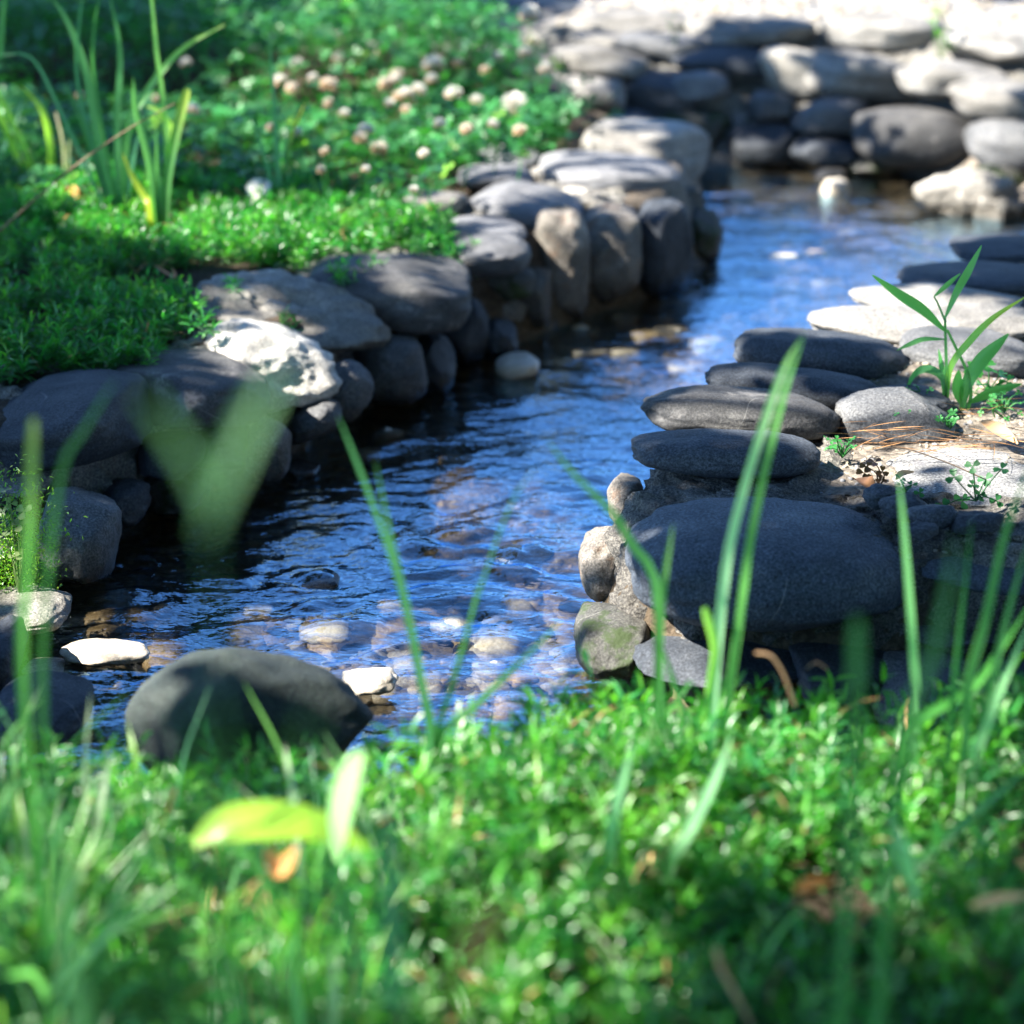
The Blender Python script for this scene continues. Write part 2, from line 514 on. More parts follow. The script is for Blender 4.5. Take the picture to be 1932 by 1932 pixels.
_seed = [100]
STONES = []
def stone(px, py, w, h, zc, mat, label, D=None, p=2.6, amp=0.07, rough=0.0006, yaw=0, roll=0, pitch=0, sub=5, dents=(), name='stone', cat='stone', group=None, freq=1.4, dy=0.0):
    _seed[0] += 1
    P, m = Wz(px, py, zc)
    a, hh = w * m / 2, h * m / 2
    al = math.atan2(CAM_H - zc, P.y)
    b = D / 2 if D else min(0.85 * a, 0.8 * hh / math.sin(al))
    q = p / (p - 1)
    s = hh ** q - (b * math.sin(al)) ** q
    c = (max(s, (0.35 * hh) ** q)) ** (1 / q) / math.cos(al)
    P.y += dy
    o = link(name, stone_mesh(name, a, b, c, p, amp, rough, _seed[0], sub, dents, freq, M[mat]), loc=P)
    o.rotation_euler = (math.radians(pitch), math.radians(roll), math.radians(yaw))
    tag(o, label, cat, group)
    STONES.append(o)
    return o

GL, GR, GF, GW = 'stones of the left stream wall', 'stones of the right stream wall', 'stones of the far stream wall', 'stones lying in the stream'
# left wall, front to back
stone(128, 790, 345, 185, .112, 'slate', 'big dark blue-grey boulder with a thin white scratch, at left edge of the wall top', D=.20, p=2.8, roll=-7, group=GL)
stone(362, 735, 275, 150, .112, 'purple', 'flat purple-grey stone with sun flecks, between big dark boulder and bright hollow rock', D=.19, p=2.6, roll=8, group=GL)
stone(515, 690, 270, 150, .10, 'cream', 'brightly sunlit cream rock with a hollowed face', D=.13, p=2.4, amp=.13, rough=.003, roll=14, dents=[(.35, -.75, .6, .95, .22)], group=GL)
stone(545, 596, 350, 145, .115, 'crag', 'large rough grey rock with a shaded hollow, beside the turf edge', D=.16, p=2.5, amp=.12, rough=.004, roll=9, dents=[(.1, -.7, .7, .9, .30), (-.7, -.5, .5, .5, .2)], group=GL)
stone(738, 548, 310, 150, .112, 'purple', 'dark rounded boulder with flat top overhanging the water, middle of left wall', D=.20, p=3.2, roll=4, amp=.05, group=GL)
stone(905, 437, 175, 62, .128, 'ash', 'thin flat grey slab lying upon another flat stone', D=.14, p=2.8, roll=3, group=GL)
stone(912, 482, 165, 85, .118, 'ash', 'flat grey stone with a sunlit top under a thin slab', D=.13, p=2.5, roll=-4, group=GL)
stone(822, 388, 122, 62, .140, 'pale', 'small pale oval stone with orange end at the clover edge', D=.09, roll=-5, group=GL)
stone(985, 392, 220, 105, .125, 'ash', 'broad smooth grey stone on wall top behind the upright brown one', D=.20, p=2.5, roll=8, group=GL)
stone(1060, 505, 112, 235, .065, 'brown', 'upright brownish pillar stone with rough side', D=.11, p=3.0, roll=-3, rough=.0016, group=GL)
stone(1148, 478, 128, 200, .070, 'brown', 'upright rounded grey-brown stone, half in sun, right of the brown pillar', D=.13, p=2.8, group=GL)
stone(1250, 470, 118, 190, .062, 'slate', 'upright dark stone in shade near the wall corner', D=.13, p=2.8, group=GL)
stone(1325, 447, 75, 115, .035, 'mossy', 'small dark wet stone at the foot of wall corner', D=.10, group=GL)
stone(1145, 330, 262, 90, .128, 'ash', 'flat blue-grey capstone with a pale spot overhanging a dark hole', D=.18, p=3.4, amp=.05, roll=3, group=GL)
stone(1225, 310, 230, 150, .112, 'pale', 'long thick pale capstone with a rounded end at the wall corner', D=.24, p=2.7, roll=6, yaw=-14, dy=.10, group=GL)
stone(935, 332, 140, 50, .138, 'ash', 'flat grey stone half under clover leaves', D=.13, group=GL)
stone(955, 292, 130, 40, .140, 'ash', 'flat light grey stone behind the clover edge slab', D=.14, group=GL)
stone(1000, 560, 85, 130, .045, 'brown', 'wedge stone with a bright sunlit triangle, left of the brown pillar', D=.09, roll=10, group=GL)
stone(872, 625, 100, 140, .040, 'slate', 'dark egg-shaped stone set on end under the overhanging boulder', D=.09, roll=-8, group=GL)
stone(940, 645, 75, 90, .018, 'slate', 'dark lower stone at waterline beside the egg-shaped one', D=.08, group=GL)
stone(950, 530, 120, 70, .075, 'mossy', 'shaded mossy stone under the two stacked flat stones', D=.09, group=GL)
stone(735, 692, 150, 150, .045, 'grey', 'rounded mottled grey boulder below the rough hollow rock', D=.13, group=GL)
stone(815, 690, 90, 120, .030, 'slate', 'narrow dark stone wedged right of the mottled boulder', D=.09, group=GL)
stone(655, 738, 92, 112, .060, 'grey', 'small pale blue-grey sunlit stone leaning on the wall', D=.08, roll=28, group=GL)
stone(588, 792, 120, 82, .045, 'grey', 'oval pale grey stone tilted down to the water', D=.08, roll=-28, group=GL)
stone(505, 845, 88, 120, .045, 'brown', 'rounded brownish stone at waterline behind the blurred blade', D=.09, group=GL)
stone(405, 840, 150, 120, .045, 'mossy', 'shaded stone low in left wall under the purple-grey one', D=.11, group=GL)
stone(318, 850, 130, 100, .060, 'slate', 'dark oval stone under the big boulder edge', D=.10, roll=5, group=GL)
stone(330, 925, 130, 95, .022, 'mossy', 'dark wet stone at waterline, right of small round cobble', D=.10, group=GL)
stone(238, 945, 88, 100, .035, 'slate', 'small round dark cobble beside the upright mossy stone', D=.09, group=GL)
stone(145, 1008, 150, 195, .045, 'grey', 'upright grey stone with a mossy left side and pitted foot', D=.12, p=2.8, roll=4, rough=.0012, group=GL)
stone(40, 895, 150, 60, .078, 'pale', 'flat pale slab beneath the big dark boulder at left edge', D=.12, group=GL)
stone(20, 1030, 110, 150, .04, 'mossy', 'moss-grown stone at the left edge of the picture', D=.12, group=GL)
stone(48, 1150, 160, 105, .028, 'crag', 'rough light grey half-round stone by the water at left edge', D=.11, p=2.5, rough=.001, group=GL)
stone(0, 1235, 85, 150, .035, 'slate', 'dark stone cut off by left edge above the blurred grass', D=.11, group=GL)
stone(80, 1340, 190, 150, .035, 'slate', 'dark shaded boulder low at left behind grass blades', D=.14, group='foreground boulders')
stone(468, 1375, 450, 300, .085, 'basalt', 'large dark domed boulder in front, behind blurred foreground grass', D=.15, p=2.1, roll=8, group='foreground boulders')
for (px, py, w, h, zc, l) in [(1085, 385, 130, 60, .118, 'pale crumbly mortar between the flat capstone and the upright stones'), (1035, 335, 90, 40, .130, 'pale mortar seam left of the flat capstone'),
                              (1010, 470, 50, 110, .085, 'pale mortar strip left of the brown pillar'), (1250, 372, 50, 70, .10, 'pale mortar lump under the capstone end')]:
    stone(px, py, w, h, zc, 'mortar_pale', l, amp=.2, rough=.004, p=2.3, name='mortar_lump', cat='mortar')
# right wall
stone(1440, 1062, 525, 250, .112, 'bluegrey', 'largest dark blue-grey boulder of the right wall', D=.19, p=2.7, roll=2, amp=.05, group=GR)
stone(1840, 1050, 270, 150, .115, 'bluegrey', 'dark boulder at right edge next to the largest one', D=.17, p=2.6, roll=-3, group=GR)
stone(1143, 1060, 100, 140, .062, 'brown', 'rounded tan-grey cobble with a dark cavity at water corner of right wall', D=.08, roll=-6, dents=[(-.2, -.6, .7, .35, .25)], group=GR)
stone(1180, 940, 66, 110, .100, 'brown', 'small brown cobble end under the smooth oblong stone', D=.08, group=GR)
stone(1370, 855, 362, 92, .150, 'slate', 'smooth oblong grey stone nearest of the row on right wall', D=.075, p=2.7, roll=2, amp=.04, group=GR)
stone(1402, 780, 375, 98, .150, 'purple', 'brown-grey oblong stone with light flecks, second of the row', D=.085, p=2.6, roll=4, amp=.05, group=GR)
stone(1500, 733, 340, 85, .148, 'slate', 'blackish flat oblong stone, third of the row', D=.085, p=2.5, roll=6, amp=.05, group=GR)
stone(1545, 672, 325, 100, .150, 'slate', 'dark loaf-shaped stone with a sunlit rim, fourth of the row', D=.10, p=2.5, roll=5, amp=.05, group=GR)
stone(1690, 792, 225, 125, .140, 'grey', 'light grey domed stone with speckled surface behind sandy mortar', D=.11, p=2.3, amp=.06, group=GR)
stone(1690, 762, 210, 80, .138, 'slate', 'dark stone just behind the speckled domed stone', D=.08, group=GR)
stone(1830, 668, 270, 105, .142, 'grey', 'grey stone behind the tall weed with shaded front', D=.12, roll=4, group=GR)
stone(1690, 615, 330, 80, .146, 'pale', 'bright cream layered stone on the right wall', D=.11, p=2.5, roll=3, group=GR)
stone(1860, 605, 200, 70, .150, 'pale', 'pale sunlit stone at right edge beside the layered one', D=.12, group=GR)
stone(1775, 566, 330, 66, .148, 'pale', 'pale grey long stone behind the layered one', D=.12, roll=3, group=GR)
stone(1825, 522, 290, 64, .146, 'slate', 'dark blue stone with a wavy top near right edge', D=.13, group=GR)
stone(1880, 468, 200, 62, .142, 'slate', 'dark farthest stone of the right wall', D=.14, group=GR)
stone(1850, 905, 345, 135, .128, 'granite', 'white speckled granite boulder at right edge', D=.17, p=2.5, group=GR)
stone(1155, 1205, 145, 160, .035, 'mossy', 'dark green-stained wall stone at waterline of the right corner', D=.12, p=2.8, group=GR)
stone(1370, 1235, 330, 130, .045, 'slate', 'long shaded stone under the largest boulder', D=.12, p=2.8, group=GR)
stone(1590, 1260, 230, 140, .045, 'slate', 'shaded round wall stone low behind grass at right', D=.12, group=GR)
stone(1810, 1175, 210, 85, .070, 'grey', 'small grey wedge stone under the right edge boulder', D=.10, group=GR)
stone(1770, 1310, 240, 190, .035, 'grey', 'grey wall stone low at right with lit flecks', D=.13, group=GR)
stone(1930, 1340, 180, 200, .035, 'slate', 'dark stone in lower right corner of the wall', D=.13, group=GR)
for (px, py, w, h, l) in [(1705, 955, 90, 50, 'small blue-black rubble stone on the boulder edge'), (1660, 935, 70, 42, 'flat dark rubble chip beside the red oxalis'),
                          (1760, 975, 80, 50, 'rough grey rubble lump between two dark boulders'), (1840, 985, 90, 46, 'dark rubble stone under the shaded clover sprig'), (1735, 1002, 60, 36, 'tiny dark rubble stone in the boulder gap')]:
    stone(px, py, w, h, .150, 'slate', l, amp=.16, rough=.002, sub=4, p=2.4, group='rubble on the right wall')
# far wall
for (px, py, w, h, zc, mat, l, D, roll) in [
    (830, 20, 150, 60, .20, 'grey', 'grey stone behind the clover at far left of the back wall', .16, 0),
    (975, 26, 260, 62, .20, 'slate', 'long dark blue capstone behind the tallest clover blossom', .18, 2),
    (925, 66, 220, 60, .185, 'grey', 'blue-grey stone half behind clover blossoms', .14, 3),
    (1190, 42, 250, 56, .205, 'pale', 'bleached flat capstone at the back left of centre', .20, 0),
    (1140, 78, 140, 42, .185, 'pale', 'small pale flat stone under the bleached capstone', .10, 0),
    (1420, 56, 235, 62, .205, 'pale', 'pale sunlit capstone in the centre of back wall', .19, 0),
    (1650, 56, 250, 72, .203, 'pale', 'thick white capstone right of centre on back wall', .19, 1),
    (1875, 84, 190, 66, .200, 'pale', 'pale capstone at the right end of back wall', .19, 2),
    (1250, 88, 190, 56, .178, 'grey', 'shaded grey slab under the bleached capstone', .14, 3),
    (1380, 116, 230, 62, .160, 'slate', 'dark lens-shaped slab in shade at back wall centre', .15, 4),
    (1130, 118, 190, 62, .165, 'pale', 'pale wedge stone at left of back wall', .14, 5),
    (1115, 178, 140, 78, .125, 'pale', 'pale stone beside the clover sprigs in the back wall', .12, 0),
    (1235, 180, 170, 100, .11, 'slate', 'dark shaded stone in middle left of back wall', .13, 0),
    (1320, 165, 120, 60, .128, 'grey', 'curved grey stone shaded under the lens-shaped slab', .1, 0),
    (1455, 205, 85, 70, .095, 'grey', 'small round shaded cobble in the back wall', .08, 0),
    (1565, 224, 140, 78, .085, 'grey', 'oval grey stone in deep shade of back wall', .1, -4),
    (1500, 140, 150, 90, .145, 'crag', 'rough buff stone with a lit face in back wall', .1, 10),
    (1620, 140, 220, 100, .150, 'pale', 'broad half-shaded stone below the white capstone', .14, 8),
    (1790, 150, 220, 80, .158, 'pale', 'sunlit stone right of the half-shaded broad one', .16, 4),
    (1900, 195, 220, 90, .135, 'pale', 'bright rounded stone at right edge of the back wall', .15, 8),
    (1728, 258, 235, 125, .070, 'purple', 'round dark boulder with a big sun fleck at the back pool', .16, 3),
    (1905, 280, 170, 120, .068, 'grey', 'light boulder with dark underside at right edge of back wall', .15, 6),
    (1300, 245, 170, 80, .055, 'mossy', 'nearly black stone at the foot of back wall', .1, 0),
    (1445, 275, 150, 80, .035, 'slate', 'black wet stone beside the back pool', .1, 0),
    (1560, 290, 130, 70, .030, 'slate', 'low blue-black stone at the back waterline', .1, 0),
    (1180, 232, 120, 60, .075, 'slate', 'dark flat stone behind the corner capstone', .1, 0),
    (1645, 310, 110, 50, .015, 'mossy', 'dark low stone under the round boulder', .08, 0),
    (1880, 345, 120, 70, .020, 'mossy', 'dark shaded stone behind the pale rock in the water', .09, 0)]:
    stone(px, py, w, h, zc, mat, l, D=D, roll=roll, sub=4, p=2.6, amp=.09, group=GF)
# stones standing in or under the water
stone(1832, 375, 180, 95, .020, 'crag', 'pale rough pointed rock standing in the back pool', D=.09, p=2.0, amp=.2, rough=.004, dents=[], group=GW)
stone(1885, 400, 90, 60, .006, 'crag', 'small pale lump beside the pointed rock in the pool', D=.06, amp=.2, rough=.003, group=GW)
stone(1568, 332, 62, 30, .006, 'grey', 'small blue-grey stone in the back pool', D=.05, sub=4, group=GW)
stone(1575, 358, 60, 42, .003, 'white', 'small white-topped stone under the blue-grey one', D=.05, sub=4, group=GW)
stone(976, 690, 84, 50, .008, 'white', 'smooth white egg-shaped stone standing out of the water', D=.06, roll=-8, amp=.04, sub=4, group=GW)
stone(566, 886, 72, 40, .004, 'grey', 'mottled grey stone breaking the water near left wall', D=.05, sub=4, group=GW)
stone(200, 1230, 168, 52, .008, 'white', 'white elongated stone with amber foot near lower left', D=.05, roll=4, amp=.09, sub=4, group=GW)
stone(105, 1265, 120, 40, .000, 'white', 'white flat stone under shallow water at lower left', D=.05, roll=8, sub=4, group=GW)
stone(698, 1283, 108, 58, .012, 'white', 'angular white stone out of the water near the domed boulder', D=.05, p=2.2, amp=.14, rough=.0015, sub=4, group=GW)
stone(598, 1100, 90, 40, -.001, 'slate', 'black and white submerged stone making a ripple', D=.045, roll=-8, sub=4, group=GW)
stone(985, 1048, 115, 45, -.001, 'slate', 'dark wet stone with water curling over it, mid stream', D=.05, sub=4, group=GW)
for (px, py, w, h, mat, l) in [
    (490, 1155, 66, 26, 'white', 'yellowish white stone just under the water left of midstream'),
    (612, 1198, 105, 34, 'white', 'broad white stone blurred by running water'),
    (855, 1182, 92, 34, 'white', 'white stone under water right of the tall thin blades'),
    (960, 1185, 60, 26, 'tan', 'yellow stone under water near the white one'),
    (730, 825, 66, 34, 'white', 'cream stone at shaded water edge by the left wall'),
    (690, 862, 80, 26, 'tan', 'tan sunlit stone below the cream one'),
    (1270, 630, 80, 24, 'white', 'cream flat stone in the bright shallows at mid distance'),
    (1180, 672, 60, 20, 'white', 'white sliver stone in bright shallows'),
    (1345, 648, 90, 22, 'white', 'long white stone in bright shallows by the right wall'),
    (1330, 670, 60, 20, 'white', 'small white stone in bright shallows by the right wall'),
    (1095, 630, 70, 26, 'tan', 'amber stone in shaded shallows under the brown pillar'),
    (1180, 610, 60, 24, 'tan', 'amber oval stone in shallows right of the pillar foot'),
    (1480, 490, 60, 22, 'white', 'pale stone under water in the far bend'),
    (1560, 540, 80, 22, 'white', 'pale flat stone near the long pale wall stone'),
    (1455, 345, 90, 22, 'grey', 'pinkish grey flat stone in the back pool'),
    (640, 1160, 60, 24, 'grey', 'grey stone beneath clear water, midstream'),
    (740, 1150, 70, 24, 'white', 'white stone streaked by ripples, midstream'),
    (1080, 1150, 66, 26, 'white', 'pale stone by the right corner under water'),
    (930, 1270, 90, 30, 'white', 'cream gravel stone under water near foreground turf'),
    (985, 1285, 70, 28, 'tan', 'brown gravel stone under water near foreground turf')]:
    stone(px, py, w * .85, h * 1.15, -.009, mat, l, D=w * Wz(px, py, 0)[1] * .7, amp=.26, p=2.1, rough=.002, sub=3, name='stone', group='submerged stones')

for (px, py) in [(1420, 560), (1300, 558), (1380, 602), (1250, 604), (1500, 430), (1610, 440), (1400, 420), (1700, 405), (1660, 470), (1350, 520), (1450, 640), (1215, 640), (1120, 668), (1060, 760), (950, 832), (1010, 905), (860, 872), (1540, 480), (1440, 480), (1290, 700), (1150, 735)]:
    w = random.uniform(38, 80)
    stone(px, py, w, w * .34, -.009, random.choice(['white', 'white', 'tan']), 'small pale stone under the rippling water of the far channel', D=w * Wz(px, py, 0)[1] * .7, amp=.24, sub=3, p=2.1, rough=.001, group='pale stones under the far channel')
# pebbles of the bed: a few shapes, many copies
PEB = []
for k in range(8):
    PEB.append([stone_mesh('pebble', .5, .42, .26, 2.3, .14, 0, 400 + k, 3, (), 1.4, M[mt]) for mt in ('tan', 'white', 'grey', 'brown', 'slate')])
n_p = 0
while n_p < 275:
    px, py = (random.uniform(300, 1130), random.gauss(1210, 60)) if random.random() < .45 else (random.uniform(0, 1932), random.uniform(330, 1420))
    P, m = Wz(px, py, -.03)
    if sdf([[P.x, P.y]])[0] > -0.035: continue
    wr = random.random()
    front = py > 1120
    mt = random.choices(range(5), [6, 6, 3, 3, 1.5] if front else [4, 2, 3, 2, 2])[0]
    o = link('pebble', random.choice(PEB)[mt])
    s = random.uniform(.014, .042) * (1 if random.random() < .8 else 1.4)
    gz = float(ground_z(np.array([P.x]), np.array([P.y]))[0][0])
    o.location = (P.x, P.y, gz + s * .16)
    o.scale = (s, s, s)
    o.rotation_euler = (random.uniform(-.25, .25), random.uniform(-.25, .25), random.uniform(0, 6.28))
    kn = ('tan', 'white', 'grey', 'brown', 'dark')[mt]
    tag(o, f'small {kn} pebble lying on the stream bed under rippling water', 'pebble', f'{kn} pebbles on the stream bed')
    n_p += 1

def scatter_gravel(name, pts, smin, smax, mat, label_kind='stuff'):
    V0, F0 = ico(1)
    n = len(pts)
    s = RNG.uniform(smin, smax, n)
    sc = s[:, None] * RNG.uniform(.6, 1.1, (n, 3)) * np.array([1, 1, .7])
    V = V0[None] * sc[:, None, :] * (1 + .25 * RNG.standard_normal((n, len(V0), 1)))
    a = RNG.uniform(0, 6.28, n); c, si = np.cos(a), np.sin(a)
    Vx = V[..., 0] * c[:, None] - V[..., 1] * si[:, None]; Vy = V[..., 0] * si[:, None] + V[..., 1] * c[:, None]
    V = np.stack([Vx, Vy, V[..., 2]], -1) + pts[:, None, :]
    F = (F0[None] + (np.arange(n) * len(V0))[:, None, None]).reshape(-1, 3)
    t = np.repeat(RNG.uniform(.5, 1.3, n), len(V0))[:, None] * np.repeat(np.array([[1, 1, 1], [1, .9, .75], [.8, .85, .95], [1.1, .95, .7]])[RNG.integers(0, 4, n)], len(V0), 0)
    o = link(name, mesh(name, V.reshape(-1, 3), F, mat, tint=t))
    tag(o, kind='stuff')
    return o

def tint_mat(name, col, rough=.85):
    m, n, out = newmat(name)
    at = N(n, 'ShaderNodeVertexColor', layer_name='tint')
    bs = N(n, 'ShaderNodeBsdfPrincipled', i_Roughness=rough)
    n.links.new(mixc(n, 1.0, at.outputs['Color'], col, 'MULTIPLY'), bs.inputs['Base Color'])
    n.links.new(bs.outputs[0], out.inputs[0])
    return m
M['gravel'] = tint_mat('gravel', (.25, .24, .225)); M['bedgravel'] = tint_mat('bed gravel', (.25, .19, .11), .5)
p = np.stack([RNG.uniform(-.4, 1.7, 6000), RNG.uniform(4.0, 5.0, 6000)], 1)
p = np.concatenate([p, ground_z(p[:, 0], p[:, 1])[0][:, None]], 1)
tag(scatter_gravel('gravel', p, .004, .012, M['gravel']), 'pale grey gravel on the ground behind the back wall', 'gravel')
p = np.stack([RNG.uniform(-.7, 1.4, 16000), RNG.uniform(1.4, 3.9, 16000)], 1)
p = p[sdf(p) < -0.012]
p = np.concatenate([p, ground_z(p[:, 0], p[:, 1])[0][:, None]], 1)
tag(scatter_gravel('stream_gravel', p, .003, .010, M['bedgravel']), 'fine brown gravel covering the stream bed', 'gravel')
p = np.stack([RNG.uniform(.2, 1.2, 9000), RNG.uniform(1.65, 2.7, 9000)], 1)
p = p[sdf(p) > 0.02]
p = np.concatenate([p, ground_z(p[:, 0], p[:, 1])[0][:, None]], 1)
tag(scatter_gravel('grit', p, .001, .004, M['gravel']), 'sandy grit between the stones of right bank', 'grit')

# mortar packed between the stones
def mortar(path, prof, label, mat, seed, disp=.010):
    P = np.array(path, float)
    seg = np.r_[0, np.cumsum(np.hypot(*np.diff(P, axis=0).T))]
    n = int(seg[-1] / .004)
    s = np.linspace(0, seg[-1], n)
    x, y = np.interp(s, seg, P[:, 0]), np.interp(s, seg, P[:, 1])
    for _ in range(25):
        x[1:-1] = (x[:-2] + x[2:] + 2 * x[1:-1]) / 4; y[1:-1] = (y[:-2] + y[2:] + 2 * y[1:-1]) / 4
    tx, ty = np.gradient(x), np.gradient(y); l = np.hypot(tx, ty); tx /= l; ty /= l
    nx, ny = ty, -tx                                   # towards the water for a path drawn with water on its right
    pr = np.array(prof, float)
    sp = np.r_[0, np.cumsum(np.hypot(*np.diff(pr, axis=0).T))]
    k = int(sp[-1] / .004); q = np.linspace(0, sp[-1], k)
    po, pz = np.interp(q, sp, pr[:, 0]), np.interp(q, sp, pr[:, 1])
    X = x[:, None] + nx[:, None] * po; Y = y[:, None] + ny[:, None] * po; Z = np.repeat(pz[None], n, 0)
    V = np.stack([X, Y, Z], -1).reshape(-1, 3)
    dn = disp * fbm(V * 22 + seed, 3, seed) + .0035 * fbm(V * 120, 3, seed + 3, .6)
    V[:, 2] += dn * .8
    nn = np.stack([np.repeat(nx, k), np.repeat(ny, k)], 1)
    V[:, :2] += nn * dn[:, None]
    o = link('mortar_bed', mesh('mortar_bed', V, grid_faces(n, k), M[mat]))
    return tag(o, label, 'mortar')

lw = [Wz(a, b, 0)[0].xy for a, b in [(-250, 1060), (20, 1040), (120, 1000), (240, 950), (390, 900), (540, 820), (680, 735), (870, 650), (1080, 575), (1210, 535), (1300, 480)]]
mortar(lw, [(.042, -.06), (.04, .03), (.024, .075), (.0, .108), (-.04, .126), (-.16, .130), (-.2, .10)], 'grey-green mortar packed between the stones of the left wall', 'mortar', 3)
fw = [Wz(a, b, 0)[0].xy for a, b in [(700, 330), (1000, 325), (1300, 312), (1500, 312), (1700, 322), (1850, 345), (2100, 380)]]
mortar(fw, [(.005, -.06), (-.005, .0), (-.045, .05), (-.11, .105), (-.19, .16), (-.30, .203), (-.42, .205)], 'pale mortar between the stones of the back wall', 'mortar', 8)
rw = [Vector(POLY[i]) for i in range(21, 37)]
mortar(rw, [(-.008, -.06), (-.008, .04), (-.014, .09), (-.028, .122), (-.05, .134), (-.16, .138), (-.2, .12)], 'rough sandy mortar holding the stones of the right wall', 'mortar_dark', 12)
# ------------------------------------------------------------------ foliage helpers
def unit(v): return v / np.maximum(np.linalg.norm(v, axis=-1, keepdims=True), 1e-9)

def leaves(base, axis, L, Wd, fold=.25, curl=0.0):
    """folded pointed leaves: arrays (n,3),(n,3),(n,),(n,) -> verts (n,6,3), faces (n,4,3)"""
    n = len(base)
    axis = unit(axis)
    up = np.tile([0, 0, 1.0], (n, 1)) + .35 * RNG.standard_normal((n, 3))
    side = unit(np.cross(axis, up)); nor = unit(np.cross(side, axis))
    L = L[:, None]; Wd = Wd[:, None]
    tip = base + axis * L - nor * (curl * L)
    m1 = base + axis * L * .35; m2 = base + axis * L * .7 - nor * (curl * .35 * L)
    V = np.stack([base, m1 + side * Wd * .5 + nor * Wd * fold, m2 + side * Wd * .4 + nor * Wd * fold, tip, m2 - side * Wd * .4 + nor * Wd * fold, m1 - side * Wd * .5 + nor * Wd * fold,
                  (m1 + m2) / 2], 1)
    T = np.array([[0, 1, 6], [1, 2, 6], [2, 3, 6], [3, 4, 6], [4, 5, 6], [5, 0, 6]])
    F = (T[None] + (np.arange(n) * 7)[:, None, None]).reshape(-1, 3)
    return V.reshape(-1, 3), F

def in_poly(px, py, poly):
    r = np.zeros(len(px), bool)
    for i in range(len(poly)):
        (ax, ay), (bx, by) = poly[i], poly[(i + 1) % len(poly)]
        c = (ay > py) != (by > py)
        r ^= c & (px < (bx - ax) * (py - ay) / ((by - ay) or 1e-9) + ax)
    return r

def greens(n, kinds):
    """random real leaf colours; kinds = [(weight, (r,g,b)), ...]"""
    w = np.array([k[0] for k in kinds], float); w /= w.sum()
    c = np.array([k[1] for k in kinds])[RNG.choice(len(kinds), n, p=w)]
    return c * RNG.uniform(.7, 1.3, (n, 1))

def turf(name, label, pts, hmin, hmax, llen, kinds, per=16):
    n = len(pts)
    h = RNG.uniform(hmin, hmax, n)
    lean = RNG.standard_normal((n, 2)) * .35
    k = per
    f = np.tile(np.linspace(.25, 1.0, k), (n, 1)) + RNG.uniform(-.05, .05, (n, k))
    az = RNG.uniform(0, 6.28, (n, 1)) + np.arange(k)[None] * 2.4
    el = .15 + .9 * np.clip(f, 0, 1) ** 2 + RNG.normal(0, .25, (n, k))
    B = np.stack([pts[:, None, 0] + lean[:, None, 0] * h[:, None] * f, pts[:, None, 1] + lean[:, None, 1] * h[:, None] * f, pts[:, None, 2] + h[:, None] * f], -1).reshape(-1, 3)
    A = np.stack([np.cos(az) * np.cos(el), np.sin(az) * np.cos(el), np.sin(el)], -1).reshape(-1, 3)
    A[:, :2] += np.repeat(lean, k, 0) * .5
    L = RNG.uniform(.75, 1.25, n * k) * llen
    V, F = leaves(B, A, L, L * RNG.uniform(.14, .26, n * k), .25, .25)
    t = np.repeat(greens(n, kinds), k, 0) * RNG.uniform(.8, 1.2, (n * k, 1))
    # a few dead leaves low on the stems
    dead = (RNG.random(n * k) < .09) & (f.ravel() < .75)
    t[dead] = np.array([3.2, 1.1, 3.2]) * RNG.uniform(.6, 1.4, (dead.sum(), 1))
    t = np.repeat(t, 7, 0)
    o = link(name, mesh(name, V, F, M['turf'], smooth=False, tint=t))
    return tag(o, label, 'ground cover', kind='stuff')

def pts_in(n, box, poly=None, zoff=0.0, zref=.13):
    x = RNG.uniform(box[0], box[1], n); y = RNG.uniform(box[2], box[3], n)
    z, d = ground_z(x, y)
    P = np.stack([x, y, z + zoff], 1)
    if poly is not None:
        px, py = proj(np.stack([x, y, np.full(n, zref)], 1))
        k = in_poly(px, py, poly)
        P, d = P[k], d[k]
    return P, d

TK = [(4, (1, 1, 1)), (4, (1.7, 1.2, .8)), (1.5, (.8, .85, 1.3)), (2.5, (2.6, 1.5, .8)), (.5, (4.5, 2.0, 4.0)), (.5, (5.0, 1.6, 4.0))]
# foreground turf
P, d = pts_in(8500, (-.55, .75, .45, 1.36))
edge = .05 + .03 * vnoise(P * 9, 77)
k = (vnoise(P * np.array([16, 16, 0]) + 9, 55) < .42) & (d > .10 + edge - .05) & (np.abs(P[:, 0]) < .30 * P[:, 1] + .22)
P = P[k]
P[:, 2] += .016 * vnoise(P * np.array([11, 11, 0]) + 5, 91) + .008 * vnoise(P * np.array([31, 31, 0]) + 5, 92)
turf('foreground_turf', 'low bright green leafy ground cover filling the foreground bank', P, .008, .055, .0155, TK, 13)
# left bank turf
poly = [(-300, 760), (-60, 735), (60, 722), (235, 705), (340, 655), (372, 610), (345, 545), (330, 520), (420, 505), (570, 515), (610, 492), (720, 478), (830, 472), (840, 430), (775, 395), (430, 335), (-300, 330)]
P, d = pts_in(10000, (-1.15, .1, 1.95, 3.2), poly)
P = P[vnoise(P * np.array([15, 15, 0]) + 3, 58) < .45]
turf('bank_turf', 'low leafy green ground cover on top of the left bank', P, .010, .040, .015, [(5, (.8, .95, 1)), (2, (1.5, 1.15, .9)), (1.5, (2.6, 1.5, .9))], 14)

